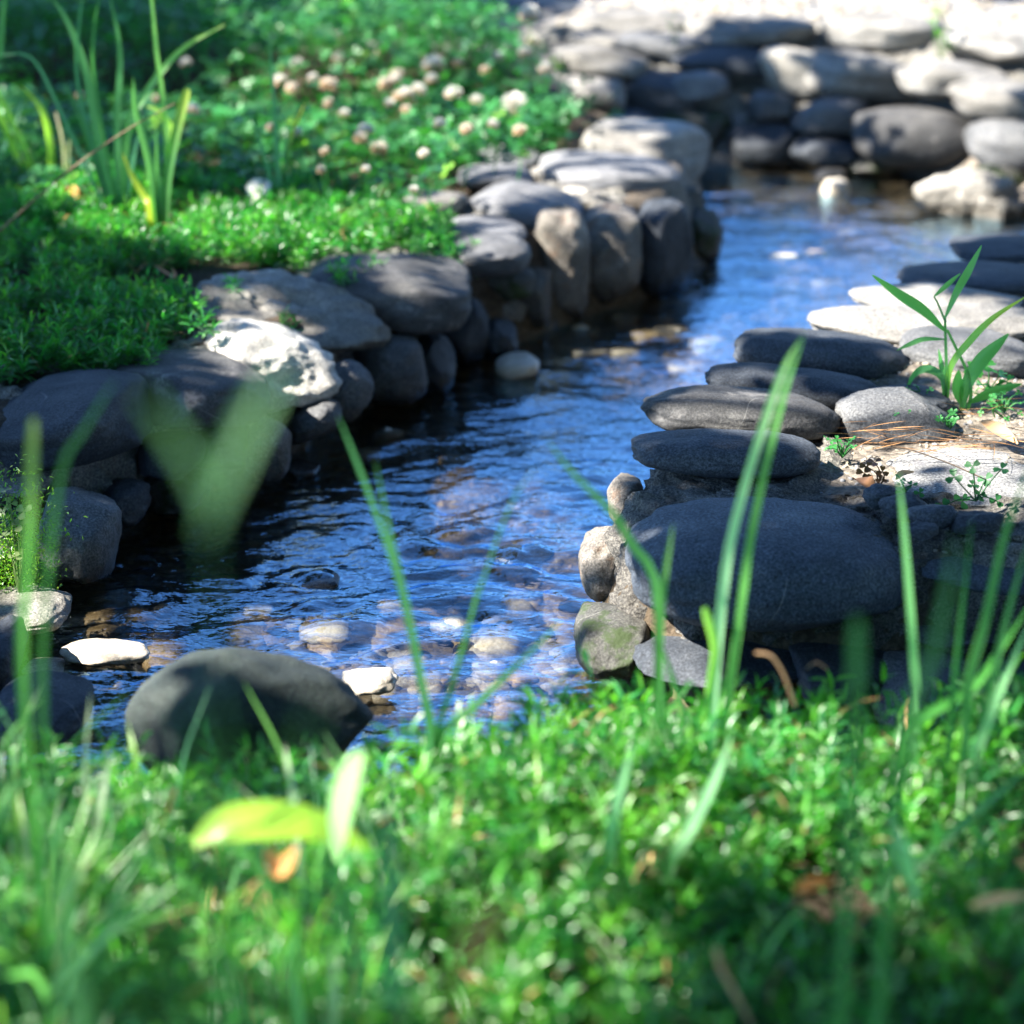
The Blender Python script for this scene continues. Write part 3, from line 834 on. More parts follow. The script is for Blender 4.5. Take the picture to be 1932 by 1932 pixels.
def dead_grass(name, label, P, l0, l1):
    n = len(P)
    a = RNG.uniform(0, 6.28, n); e = RNG.uniform(-.1, 1.2, n)
    V, F = leaves(P, np.stack([np.cos(a) * np.cos(e), np.sin(a) * np.cos(e), np.sin(e)], 1), RNG.uniform(l0, l1, n), RNG.uniform(.0008, .002, n), .15, .3)
    o = link(name, mesh(name, V, F, M['dry'], smooth=False, tint=np.repeat(RNG.uniform(.5, 1.7, (n, 1)) * np.array([[1, 1.1, 1.1]]), 7, 0)))
    return tag(o, label, 'dead grass', kind='stuff')
Q, d = pts_in(700, (-.4, .5, .6, 1.27)); Q = Q[d > .12]; Q[:, 2] += RNG.uniform(.01, .045, len(Q))
dead_grass('dead_grass', 'dry tan grass bits caught in the foreground ground cover', Q, .012, .04)
Q, d = pts_in(900, (-1.1, .1, 1.95, 3.1), poly); Q[:, 2] += RNG.uniform(.008, .03, len(Q))
dead_grass('dead_grass', 'dry tan grass bits caught in the left bank ground cover', Q, .012, .035)
# stray shoots hanging over the stone edge of the left bank
P, d = pts_in(9000, (-1.0, .1, 1.95, 3.1))
P = P[(d > .02) & (d < .12) & (P[:, 0] < .0) & (vnoise(P * np.array([12, 12, 0]), 66) > .25)]
P[:, 2] += .018
turf('edge_turf', 'sparse green shoots creeping over the mortar at the left bank edge', P, .006, .022, .014, [(5, (.8, .95, 1)), (2, (1.5, 1.15, .9))], 10)

# clover patch
def clover_leaves(C, R, nor, tints, name, label, mat, kind='stuff', cat='clover', parent=None):
    n = len(C)
    nor = unit(nor)
    a0 = RNG.uniform(0, 6.28, n)
    ref = unit(np.cross(nor, np.tile([.3, .9, .1], (n, 1))))
    ref2 = np.cross(nor, ref)
    Vs = []
    prof = np.array([(0, 0), (.45, .36), (.85, .46), (1.05, .22), (.97, 0), (1.05, -.22), (.85, -.46), (.45, -.36)])
    lift = np.array([0, .10, .12, .10, .0, .10, .12, .10])
    for j in range(3):
        a = a0 + j * 2.094
        u = ref * np.cos(a)[:, None] + ref2 * np.sin(a)[:, None]
        w = np.cross(nor, u)
        V = C[:, None] + (u[:, None] * prof[None, :, :1] + w[:, None] * prof[None, :, 1:] + nor[:, None] * lift[None, :, None]) * R[:, None, None]
        Vs.append(V)
    V = np.stack(Vs, 1)                           # n,3,8,3
    T = np.array([[0, 1, 4], [1, 2, 4], [2, 3, 4], [0, 4, 7], [4, 6, 7], [4, 5, 6]])
    F = (T[None] + (np.arange(n * 3) * 8)[:, None, None]).reshape(-1, 3)
    return V.reshape(-1, 3), F, np.repeat(tints, 24, 0)

poly = [(-300, 345), (60, 352), (430, 352), (600, 372), (765, 388), (835, 360), (850, 300), (1040, 268), (1080, 215), (1000, 150), (900, 95), (790, 40), (760, -60), (700, -260), (-300, -260)]
P, d = pts_in(19000, (-1.6, .35, 2.75, 5.4), poly, zref=.16)
n = len(P)
hh = (.018 + .065 * RNG.random(n) ** .7) * (1 + .35 * vnoise(P * np.array([5, 5, 0]), 31)) * (.35 + .65 * sstep(2.85, 3.3, P[:, 1] + .15 * np.abs(P[:, 0] + .5)))
lean = RNG.normal(0, .3, (n, 2)) * hh[:, None]
C = P + np.stack([lean[:, 0], lean[:, 1], hh], 1)
nor = np.stack([RNG.normal(0, .45, n), RNG.normal(-.15, .45, n), np.ones(n)], 1)
ct = greens(n, [(5, (1, 1, 1)), (3, (1.25, 1.35, 1.2)), (1.5, (.8, .75, 1.2)), (.4, (4, 1.8, .6))])
V1, F1, t1 = clover_leaves(C, RNG.uniform(.009, .0155, n), nor, ct, '', '', None)
mid = (P + C) / 2 + RNG.normal(0, .003, (n, 3))
r = .0007
sv = np.stack([P + [r, 0, 0], P - [r, 0, 0], mid + [r, 0, 0], mid - [r, 0, 0], C + [r, 0, 0], C - [r, 0, 0]], 1).reshape(-1, 3)
sf = (np.array([[0, 1, 3], [0, 3, 2], [2, 3, 5], [2, 5, 4]])[None] + (np.arange(n) * 6)[:, None, None]).reshape(-1, 3)
V = np.concatenate([V1, sv]); F = np.concatenate([F1, sf + len(V1)]); t = np.concatenate([t1, np.repeat(np.array([[1.2, 1.2, .8]]), len(sv), 0)])
o = link('clover_patch', mesh('clover_patch', V, F, M['clover'], smooth=False, tint=t))
tag(o, 'dense patch of green clover leaves on the left bank', 'clover', kind='stuff')

# ribbons ---------------------------------------------------------------------------
def spline(pts, n):
    P = np.array([list(p) for p in pts], float)
    if len(P) == 2: P = np.array([P[0], (P[0] + P[1]) / 2, P[1]])
    P = np.concatenate([[2 * P[0] - P[1]], P, [2 * P[-1] - P[-2]]])
    out = []
    m = len(P) - 3
    for s in np.linspace(0, m - 1e-6, n):
        i = int(s); u = s - i
        a, b, c, d = P[i:i + 4]
        out.append(.5 * ((2 * b) + (c - a) * u + (2 * a - 5 * b + 4 * c - d) * u * u + (3 * b - a - 3 * c + d) * u ** 3))
    return np.array(out)

def blade_mesh(name, pts, w, tint=(1, 1, 1), tiptint=None, shape='grass', n=18, twist=0.0, face=None, mat='blade', fold=.18):
    C = spline(pts, n)
    T = unit(np.gradient(C, axis=0))
    f = np.tile(np.array(face if face is not None else (random.uniform(-.7, .7), -1, .35), float), (n, 1))
    if twist:
        a = np.linspace(0, twist, n); f = np.stack([f[:, 0] * np.cos(a) - f[:, 1] * np.sin(a), f[:, 0] * np.sin(a) + f[:, 1] * np.cos(a), f[:, 2]], 1)
    sd = unit(np.cross(T, f)); nr = np.cross(sd, T)
    s = np.linspace(0, 1, n)
    if shape == 'grass': wp = np.clip((.75 + .5 * s) * (1 - s ** 2.6), .02, 1) ** .8
    elif shape == 'leaf': wp = np.clip(np.sin(np.pi * np.clip(s * .93 + .05, 0, 1)) ** .8, .03, 1)
    elif shape == 'cut': wp = np.clip(.8 + .25 * s - .5 * np.clip((s - .88) / .12, 0, 1) ** 2, .05, 1)
    else: wp = np.full(n, 1.0) * (1 - .35 * s)
    hw = (w / 2 * wp)[:, None]
    V = np.stack([C - sd * hw + nr * hw * fold * 2, C, C + sd * hw + nr * hw * fold * 2], 1).reshape(-1, 3)
    F = []
    for i in range(n - 1):
        for j in (0, 1):
            a = i * 3 + j
            F.append((a, a + 1, a + 4, a + 3))
    t = np.tile(np.array(tint, float), (n, 1))
    if tiptint is not None:
        k = sstep(.55, 1.0, s)[:, None]
        t = t * (1 - k) + np.array(tiptint) * k
    return mesh(name, V, np.array(F), M[mat], smooth=True, tint=np.repeat(t, 3, 0))

def tube_mesh(name, pts, r0, r1, mat, n=12, k=6, tint=(1, 1, 1)):
    C = spline(pts, n); T = unit(np.gradient(C, axis=0))
    ref = np.tile([.31, .82, .47], (n, 1)); u = unit(np.cross(T, ref)); w = np.cross(T, u)
    r = np.linspace(r0, r1, n)[:, None, None]
    a = np.linspace(0, 2 * np.pi, k, endpoint=False)
    V = C[:, None] + r * (u[:, None] * np.cos(a)[None, :, None] + w[:, None] * np.sin(a)[None, :, None])
    F = [(i * k + j, i * k + (j + 1) % k, (i + 1) * k + (j + 1) % k, (i + 1) * k + j) for i in range(n - 1) for j in range(k)]
    return mesh(name, V.reshape(-1, 3), np.array(F), M[mat], tint=np.tile(np.array(tint, float), (n * k, 1)))

def tuft(name, label, base, cat='grass', group=None):
    return empty(name, base, label, cat, group)

def put(me, root, name):
    """a mesh modelled in world coordinates, parented to a thing"""
    base = np.array(root.location)
    co = np.empty(len(me.vertices) * 3, np.float32); me.vertices.foreach_get('co', co)
    me.vertices.foreach_set('co', (co.reshape(-1, 3) - base).astype(np.float32).ravel()); me.update()
    return link(name, me, root)

def path(pl, y0, slope=0.0):
    """photo positions -> world, on an upright plane at distance y0 that leans with slope per step"""
    return [Wy(p[0], p[1], y0 + slope * i + (p[2] if len(p) > 2 else 0)) for i, p in enumerate(pl)]

def wpx(w, y): return w * y * TAN / HALF * (.85 if y < 1.5 else 1.12)

GRN, YEL, PALE, DK, TEAL = (1, 1, 1), (4.2, 1.9, .7), (3.6, 2.0, 3.2), (.6, .75, .7), (.7, .85, 1.2)
def grass(label, base_px, y0, blades, name='grass_tuft', group=None, zb=None):
    """blades: (path in photo positions, width in photo units, tint, tip tint, shape)"""
    b = Wy(base_px[0], base_px[1], y0)
    g = float(ground_z(np.array([b.x]), np.array([b.y]))[0][0])
    root = tuft(name, label, (b.x, b.y, g), group=group)
    for (pl, w, t, tt, sh) in blades:
        pts = path(pl, y0, random.uniform(-.006, .006))
        if pts[0].z > g + .01 and abs(pl[0][1] - base_px[1]) < 75: pts = [Vector((pts[0].x * .85 + b.x * .15, pts[0].y, g - .004))] + pts
        put(blade_mesh('blade', pts, wpx(w, y0), t, tt, sh), root, 'blade')
    return root

# tall grass on the left bank
Y = Wz(215, 410, .135)[0].y
grass('tall dark green grass tuft with long straight blades, upper left', (215, 410), Y, [
    ([(212, 405), (186, 268), (166, 146), (132, 49), (98, -5)], 18, GRN, None, 'grass'),
    ([(225, 403), (222, 220), (227, 98), (205, -20)], 15, DK, None, 'grass'),
    ([(232, 400), (244, 232), (264, 195), (305, 134), (354, 85), (425, 46)], 15, (1.3, 1.2, .9), (3, 1.8, 1), 'grass'),
    ([(205, 400), (160, 250), (120, 150)], 9, DK, None, 'grass'),
    ([(210, 400), (150, 180), (148, 60), (160, -30)], 8, TEAL, None, 'grass'),
    ([(222, 400), (185, 200), (175, 80), (190, -20)], 9, DK, None, 'grass'),
    ([(236, 400), (252, 300), (262, 250)], 10, TEAL, None, 'grass'),
    ([(200, 400), (110, 200), (60, 110), (0, 103)], 8, TEAL, None, 'grass')])
Y = Wz(303, 430, .135)[0].y
grass('grass tuft with blunt broad blades and a curled yellow-green one, left bank', (303, 430), Y, [
    ([(300, 425), (281, 305), (256, 207), (251, 144)], 17, GRN, None, 'grass'),
    ([(303, 425), (298, 342), (295, 239)], 15, GRN, None, 'grass'),
    ([(310, 425), (317, 330), (337, 232), (354, 168)], 17, (1.2, 1.1, .9), (4.0, 1.7, .7), 'cut'),
    ([(312, 400), (315, 281), (305, 171), (295, 98), (286, 0), (284, -40)], 10, (1.8, 1.5, .9), None, 'grass'),
    ([(318, 290), (325, 244), (300, 210), (276, 200)], 11, (3.4, 2.0, .7), YEL, 'grass'),
    ([(280, 385), (276, 375), (249, 330), (232, 290)], 14, (5, 2.0, .5), (6, 2.0, .5), 'grass'),
    ([(290, 420), (286, 370), (272, 345)], 13, (2.5, 1.8, .7), None, 'grass')])
Y = Wz(75, 350, .135)[0].y
grass('bright yellow-green bent grass blades at the far left of the bank', (75, 350), Y, [
    ([(98, 345), (93, 268), (78, 207), (39, 161)], 14, (3.0, 1.9, .7), YEL, 'grass'),
    ([(95, 340), (85, 288), (49, 220)], 9, DK, None, 'grass'),
    ([(46, 335), (22, 268), (0, 220), (-25, 180)], 14, (3.0, 1.9, .6), None, 'grass'),
    ([(60, 330), (54, 300), (10, 203), (-10, 160)], 12, (2.5, 1.7, .7), None, 'grass'),
    ([(0, 300), (25, 245), (43, 190)], 8, PALE, None, 'grass'),
    ([(0, 110), (4, 40), (10, -20)], 10, GRN, None, 'grass')])
Y = Wz(530, 385, .135)[0].y
grass('small blue-green iris-like tuft standing among the clover', (530, 380), Y, [
    ([(528, 380), (520, 250), (508, 60)], 12, TEAL, None, 'grass'),
    ([(520, 378), (500, 300), (465, 190)], 10, TEAL, None, 'grass'),
    ([(535, 378), (545, 270), (575, 195)], 10, (1.2, 1, .8), (6, 1.8, .5), 'grass'),
    ([(540, 380), (538, 300), (545, 240)], 10, TEAL, None, 'grass')])
Y = Wz(120, 340, .15)[0].y
grass('dry tan stalk with a split tip beside the bent yellow-green blades', (122, 335), Y, [
    ([(122, 335), (118, 270), (105, 212)], 6, (7, 2.2, 3), (8, 2, 4), 'stem'), ([(135, 360), (130, 310), (131, 265)], 6, (8, 2.4, 4), None, 'stem')], name='dry_stalk')
b = Wz(-40, 480, .15)[0]
o = link('thin_twig', tube_mesh('thin_twig', [Wy(-40, 470, b.y), Wy(120, 330, b.y + .02), Wy(240, 245, b.y), Wy(330, 195, b.y)], .0016, .0006, 'twig'))
tag(o, 'thin dark twig crossing the left grass diagonally', 'twig')
o = link('curled_stalk', blade_mesh('curled_stalk', path([(845, 292), (890, 278), (930, 255), (975, 215)], 3.35), .010, (4, 2.2, 3), None, 'stem'))
tag(o, 'pale green stalk lying across the clover edge toward a blossom', 'stalk')

# clover blossoms
def blossom_head(seed, brown):
    rg = np.random.default_rng(seed)
    n = 90
    i = np.arange(n) + .5
    ph = np.arccos(1 - 1.75 * i / n); th = np.pi * (1 + 5 ** .5) * i
    D = np.stack([np.cos(th) * np.sin(ph), np.sin(th) * np.sin(ph), np.cos(ph)], 1)
    D += rg.normal(0, .08, (n, 3))
    A = D.copy(); A[:, 2] += (-.5 if brown else .35) * (1 - D[:, 2]); A = unit(A)
    V, F = leaves(D * .35 * (1 if not brown else np.array([1, 1, .8])), A, rg.uniform(.55, .75, n), rg.uniform(.2, .3, n), .35, .05)
    t = np.where((D[:, 2] < (.35 if brown else -.25))[:, None], np.array([.72, .52, .34]) if brown else np.array([.85, .6, .45]), np.array([.98, .88, .78]) if brown else np.array([1, 1, .98]))
    t = t * rg.uniform(.85, 1.1, (n, 1))
    return mesh('flower_head', V, F, M['petal'], smooth=False, tint=np.repeat(t, 7, 0))
HEADS = [[blossom_head(k, False) for k in range(3)], [blossom_head(10 + k, True) for k in range(3)]]
def blossom(px, py, size, brown, y=None, label=None, zc=.222):
    P = Wy(px, py, y) if y else Wz(px, py, zc)[0]
    g = float(ground_z(np.array([P.x]), np.array([P.y]))[0][0])
    root = empty('clover_blossom', (P.x + random.uniform(-.01, .01), P.y + .01, g), label or ('faded pinkish brown clover blossom among green clover leaves' if brown else 'round white clover blossom among green clover leaves'),
                 'flower', 'faded clover blossoms' if brown else 'white clover blossoms')
    r = size * P.y * TAN / HALF / 2 * 1.1
    h = link('flower_head', random.choice(HEADS[brown]), root, P - root.location)
    h.scale = (r, r, r * (.85 if brown else .9)); h.rotation_euler = (random.uniform(-.3, .3), random.uniform(-.3, .3), random.uniform(0, 6))
    put(tube_mesh('stem', [root.location, (P + root.location) / 2 + Vector((.006, 0, 0)), P], .0011, .0009, 'clover', 8, 5, (1.3, 1.3, .9)), root, 'stem')
for b in [(527, 153, 30), (855, 178, 34), (690, 247, 34), (790, 170, 30), (765, 178, 32), (678, 62, 26), (190, 92, 36), (122, 72, 28), (202, 8, 24), (990, 100, 30), (780, 358, 20), (365, 207, 30),
          (745, 150, 26), (815, 150, 26), (1030, 130, 28), (880, 90, 24), (940, 108, 24), (590, 148, 22), (600, 60, 24), (1005, 75, 26), (700, 20, 22), (560, 20, 22), (470, 40, 22), (850, 60, 22), (735, 195, 22), (560, 120, 24), (640, 110, 24), (480, 95, 26), (420, 60, 24), (350, 120, 24), (720, 95, 26), (760, 60, 26), (900, 190, 26), (930, 235, 24), (830, 235, 26), (650, 215, 24), (560, 250, 22), (280, 40, 24), (690, 320, 20), (800, 290, 22)]:
    blossom(b[0], b[1], b[2], 0)
for b in [(620, 160, 38), (551, 165, 26), (730, 158, 34), (752, 182, 28), (748, 140, 28), (715, 280, 34), (680, 260, 30), (605, 72, 30), (865, 118, 22), (915, 130, 20), (880, 242, 26), (510, 240, 20),
          (620, 193, 22), (606, 320, 20), (612, 285, 20), (980, 245, 28), (765, 205, 20), (540, 45, 26), (470, 35, 26), (330, 75, 20), (150, 180, 18), (295, 185, 18)]:
    blossom(b[0], b[1], b[2], 1)
blossom(818, 124, 44, 0, label='large white clover blossom with hanging lower florets, right side of the clover patch')
blossom(970, 198, 50, 0, label='largest white clover blossom, low at the right edge of the clover patch', zc=.2)
blossom(998, 28, 42, 0, y=3.5, label='tallest white clover blossom standing in front of the back wall stones')
# dark clover sprigs over the pale stones
def sprig(px, py, y0, leafs, label, tint, name='clover_sprig', r=.010, cat='plant', zb=None, mat='clover', group=None):
    P = Wy(px, py, y0)
    g = zb if zb is not None else float(ground_z(np.array([P.x]), np.array([P.y]))[0][0])
    root = empty(name, (P.x, P.y, g), label, cat, group)
    for (lx, ly) in leafs:
        C = Wy(lx, ly, y0 + random.uniform(-.015, .015))
        V, F, t = clover_leaves(np.array([C]), np.array([r * random.uniform(.8, 1.2)]), np.array([[random.uniform(-.5, .5), random.uniform(-.8, .1), .8]]), np.array([tint]) * random.uniform(.8, 1.2), '', '', None)
        put(mesh('leaf', V, F, M[mat], smooth=False, tint=t), root, 'leaf')
        put(tube_mesh('stem', [root.location, (root.location + C) / 2 + Vector((random.uniform(-.006, .006), 0, .004)), C], .0008, .0006, mat, 7, 4, tint), root, 'stem')
    return root
sprig(1035, 265, 3.45, [(1020, 100), (1062, 135), (1105, 150), (1155, 180), (1068, 165), (1110, 190), (1090, 210), (1050, 200), (1160, 215), (1000, 160), (985, 130)], 'dark green clover sprig reaching over the pale back wall stones', (.8, .8, .8), r=.013)

# weed on the right wall
Y = Wz(1790, 755, .14)[0].y
grass('tall green weed with lance-shaped leaves growing among the right wall stones', (1790, 755), Y, [
    ([(1787, 755), (1787, 731), (1785, 670), (1783, 600)], 7, (1, 1.1, .9), None, 'stem'),
    ([(1783, 624), (1743, 585), (1699, 556), (1646, 519)], 19, (1.0, 1.25, .8), None, 'leaf'),
    ([(1783, 600), (1808, 547), (1830, 508), (1852, 463)], 15, (1.0, 1.2, .8), None, 'leaf'),
    ([(1784, 609), (1770, 575), (1762, 560)], 5, GRN, None, 'stem'),
    ([(1762, 560), (1787, 538), (1812, 516)], 9, (1.2, 1.3, .9), None, 'leaf'),
    ([(1832, 745), (1826, 705), (1804, 657), (1787, 622)], 7, (1, 1.1, .8), None, 'stem'),
    ([(1793, 696), (1830, 644), (1874, 600), (1935, 560)], 13, (2.2, 1.7, .7), YEL, 'leaf'),
    ([(1822, 728), (1848, 683), (1874, 657), (1903, 630)], 26, (1.0, 1.2, .9), None, 'leaf'),
    ([(1782, 640), (1743, 640), (1716, 650), (1692, 661)], 9, DK, None, 'leaf'),
    ([(1782, 730), (1769, 705), (1743, 696), (1721, 710), (1707, 745)], 15, (.9, 1, 1), None, 'leaf'),
    ([(1784, 740), (1778, 696), (1771, 659)], 12, (.9, 1.1, .8), None, 'leaf'),
    ([(1811, 760), (1807, 730), (1809, 698)], 20, (1.1, 1.4, .8), None, 'leaf'),
    ([(1828, 760), (1874, 740), (1928, 724)], 18, (1.2, 1.4, .8), None, 'leaf')], name='weed')
sprig(1860, 780, Y + .03, [(1835, 700), (1862, 690), (1885, 705), (1850, 725), (1880, 735), (1900, 720), (1840, 740)], 'bright green clover plant with round leaves behind the weed', (1.5, 1.6, 1.2), r=.009, zb=.14)
sprig(1740, 760, Y - .01, [(1712, 735), (1728, 728), (1755, 735), (1770, 750), (1760, 772), (1785, 778), (1800, 770), (1745, 755), (1820, 785)], 'small creeping herb with tiny leaves at the weed foot', (1.6, 1.4, 1.6), 'creeping_herb', r=.0035, zb=.14)
sprig(1870, 800, Y - .03, [(1850, 780), (1880, 770), (1900, 790), (1915, 805), (1890, 815), (1925, 780), (1930, 825)], 'small creeping herb with tiny leaves at the right edge', (1.5, 1.5, 1.3), 'creeping_herb', r=.004, zb=.14)
sprig(1655, 925, 1.77, [(1635, 880), (1650, 872), (1665, 890), (1640, 905), (1662, 905), (1630, 892)], 'dark red oxalis sprig on the mortar by the granite boulder', (4.5, .45, .8), 'oxalis', r=.006, zb=.14)
sprig(1840, 960, 1.72, [(1800, 900), (1835, 880), (1860, 905), (1815, 945), (1850, 935), (1880, 945), (1780, 955), (1835, 915), (1890, 885)], 'shaded clover sprig on the granite boulder', (.9, .8, 1), r=.007, zb=.15)
sprig(1715, 950, 1.72, [(1700, 905), (1720, 915), (1735, 930), (1705, 930)], 'small shaded clover sprig left of the granite boulder', (.9, .9, 1), r=.006, zb=.15)
sprig(30, 1030, 1.785, [(8, 925), (20, 950), (38, 990), (8, 1010), (30, 1050), (45, 965), (5, 965)], 'pink-leaved oxalis growing in the moss at left edge', (6, 1.6, 2.5), 'oxalis', r=.007, zb=.03)
sprig(1275, 55, 3.95, [(1260, 35), (1275, 25), (1290, 40), (1265, 50), (1285, 55)], 'small weed growing between two pale capstones of the back wall', (1.6, 1.3, .8), 'creeping_herb', r=.008, zb=.2)
sprig(1775, 75, 3.9, [(1760, 40), (1775, 25), (1790, 50), (1770, 60), (1785, 75), (1795, 88), (1765, 20)], 'yellowing weed in the gap left of the right end capstone', (2.6, 1.5, .6), 'creeping_herb', r=.008, zb=.18)
for (qx, qy, l) in [(1700, 800, 'tiny herb sprig in the crack beside the speckled domed stone'), (1790, 800, 'low herb sprig in the litter below the weed'), (1895, 765, 'low bright herb sprig right of the weed'), (1590, 850, 'tiny herb sprig on the mortar behind the oblong stones')]:
    q = Wz(qx, qy, .145)[0]
    sprig(qx, qy, q.y, [(qx + random.uniform(-34, 34), qy - random.uniform(2, 26)) for _ in range(11)], l, (1.3, 1.3, 1.2), 'creeping_herb', r=.0038, zb=.138)
V0 = []
mp = []
for _ in range(2600):
    px, py = random.gauss(38, 34), random.gauss(1035, 60)
    q = Wy(px, py, 1.80 + random.uniform(-.015, .015))
    mp.append(q)
mp = np.array([list(v) for v in mp])
ax = RNG.standard_normal((len(mp), 3)) + np.array([.3, -.6, .9])
V, F = leaves(mp, ax, RNG.uniform(.003, .006, len(mp)), RNG.uniform(.0012, .002, len(mp)), .2, .1)
o = link('moss', mesh('moss', V, F, M['turf'], smooth=False, tint=np.repeat(greens(len(mp), [(2, (3.2, 1.3, .6)), (1, (1.8, 1, .6)), (1, (4, 1.2, .7))]), 7, 0)))
tag(o, 'yellow-green moss cushion on the stones at left edge', 'moss', kind='stuff')

# litter: dry needles, fallen leaves
nd = []
for _ in range(90):
    t = random.random()
    px = 1620 + 280 * t + random.gauss(0, 12); py = 818 + 30 * math.sin(t * 3.1) * .3 + random.gauss(0, 10) + 10 * t
    if random.random() < .3: px, py = random.uniform(1840, 1935), random.uniform(760, 830)
    nd.append(list(Wz(px, py, .152 + random.uniform(0, .006))[0]))
nd = np.array(nd)
a = RNG.normal(0, .5, len(nd)) + np.where(RNG.random(len(nd)) < .5, 0, 3.14)
V, F = leaves(nd, np.stack([np.cos(a), np.sin(a), RNG.normal(0, .12, len(nd))], 1), RNG.uniform(.02, .05, len(nd)), RNG.uniform(.0007, .0014, len(nd)), .1, .05)
o = link('pine_needles', mesh('pine_needles', V, F, M['dry'], smooth=False, tint=np.repeat(RNG.uniform(.4, 1.1, (len(nd), 1)) * np.array([[1, .95, .85]]), 7, 0)))
tag(o, 'dry orange needles strewn beside the granite boulder', 'needles', kind='stuff')

def fallen(px, py, z, pl, w, tint, label, name='fallen_leaf', mat='dry', y=None, shape='leaf'):
    me = blade_mesh(name, [Wz(a, b, z + c) [0] if y is None else Wy(a, b, y + c) for a, b, c in pl], w, tint, None, shape, 12, face=(.2, -.6, .8), mat=mat, fold=.3)
    o = link(name, me); tag(o, label, 'leaf'); return o
fallen(0, 0, .150, [(1850, 795, .012), (1880, 815, .008), (1920, 838, .002)], .016, (1.6, 1.7, 1.7), 'curled tan dry leaf beside the weed at right')
fallen(0, 0, .152, [(1612, 905, .0), (1632, 912, .004), (1650, 922, .0)], .016, (1.0, .9, .9), 'small brown dry leaf beside the red oxalis')
fallen(0, 0, .15, [(1690, 905, .0), (1700, 895, .002), (1725, 890, .0)], .006, (1.6, 1.8, 1.9), 'thin pale bark chip on the sandy mortar')
fallen(0, 0, .14, [(470, 385, 0), (488, 360, .02), (500, 340, .03)], .03, (1.0, 1.0, 1.0), 'pale lilac petal fallen at the turf edge', 'fallen_petal', 'petal')
fallen(0, 0, .15, [(425, 322, 0), (440, 305, .01), (462, 300, .015)], .018, (1.0, .95, 1), 'white petal on a red-brown leaf near the iris-like tuft', 'fallen_petal', 'petal')
fallen(0, 0, .145, [(418, 335, 0), (430, 315, .008), (440, 305, .01)], .012, (1.0, .35, .25), 'red-brown dead leaf under a white petal')
fallen(0, 0, .14, [(75, 372, 0), (105, 362, .01), (135, 370, .006)], .022, (1.9, 1.5, .3), 'yellow dead leaf on the shaded turf at left')
fallen(0, 0, .14, [(205, 372, 0), (175, 362, .01), (142, 376, .006)], .022, (.9, .4, .25), 'reddish brown dead leaf on the shaded turf at left')
fallen(0, 0, .14, [(140, 385, 0), (136, 365, .014), (132, 348, .022)], .016, (2.2, 1.9, 1.4), 'cream upright petal between two dead leaves', 'fallen_petal')
fallen(0, 0, .135, [(195, 812 - 380, 0), (320, 520, .01), (325, 505, .02)], .004, (1.5, 1.3, 1.2), 'tan stem in the left turf')
o = link('dry_stalk', tube_mesh('dry_stalk', path([(1350, 1790), (1362, 1830), (1390, 1880), (1420, 1940)], .9), .0016, .0012, 'dry', tint=(1.6, 1.8, 1.8))); tag(o, 'curved pale dry stem in the dark lower foreground', 'stem')
o = link('dry_tendril', tube_mesh('dry_tendril', path([(1500, 1330), (1478, 1270), (1455, 1238), (1425, 1232)], 1.2), .0012, .0009, 'dry', tint=(1.0, 1.1, 1.2))); tag(o, 'brown curled dry tendril above the foreground turf edge', 'stem')
for (pl, l) in [([(1860, 905), (1780, 870), (1700, 845), (1650, 850)], 'thin dark trailing stem over the granite boulder'), ([(1560, 1262), (1540, 1250), (1520, 1262)], 'short brown dead stem over the turf')]:
    o = link('trailing_stem', tube_mesh('trailing_stem', path(pl, 1.72 if pl[0][0] > 1600 else 1.25), .0006, .0005, 'twig')); tag(o, l, 'stem')

# foreground grass
grass('pale and green pair of tall grass blades crossing the right wall', (1345, 1400), 1.21, [
    ([(1340, 1380), (1362, 1127), (1391, 966), (1466, 723), (1512, 636)], 28, (4.2, 2.5, 4.0), (2.4, 1.7, 1.3), 'grass'),
    ([(1365, 1390), (1395, 1174), (1422, 989), (1475, 760), (1518, 630)], 24, (1.2, 1.2, .8), None, 'grass')])
grass('short blunt pale grass blade curving beside the tall pair', (1332, 1390), 1.21, [
    ([(1330, 1370), (1340, 1290), (1348, 1220), (1328, 1146)], 24, (2.2, 1.7, 1.2), (3, 2, 1.2), 'cut')])
grass('single straight grass blade in front of the largest boulder', (1728, 1400), 1.20, [
    ([(1728, 1360), (1723, 1220), (1709, 1035), (1695, 890)], 24, (1.7, 1.5, 1.6), None, 'grass')])
grass('grass blades rising at the right edge with a pale dead one', (1800, 1430), 1.17, [
    ([(1820, 1400), (1825, 1290), (1857, 1174), (1894, 1012), (1950, 860)], 28, (1, 1, .9), None, 'grass'),
    ([(1840, 1430), (1848, 1405), (1890, 1294), (1945, 1170)], 28, (3.2, 2.2, 3.0), None, 'grass'),
    ([(1700, 1420), (1732, 1359), (1825, 1303), (1871, 1248), (1950, 1130)], 32, (1.3, 1.5, .8), None, 'grass'),
    ([(1790, 1400), (1802, 1266), (1834, 979)], 22, DK, None, 'grass'),
    ([(1850, 1400), (1890, 1200), (1940, 1020)], 24, (.9, .9, .9), None, 'grass')])
grass('blurred dark grass blades before the right edge boulder', (1700, 1500), .75, [
    ([(1690, 1500), (1765, 1220), (1806, 1010)], 34, DK, None, 'grass'),
    ([(1612, 1450), (1617, 1310), (1619, 1165)], 36, DK, None, 'cut')])
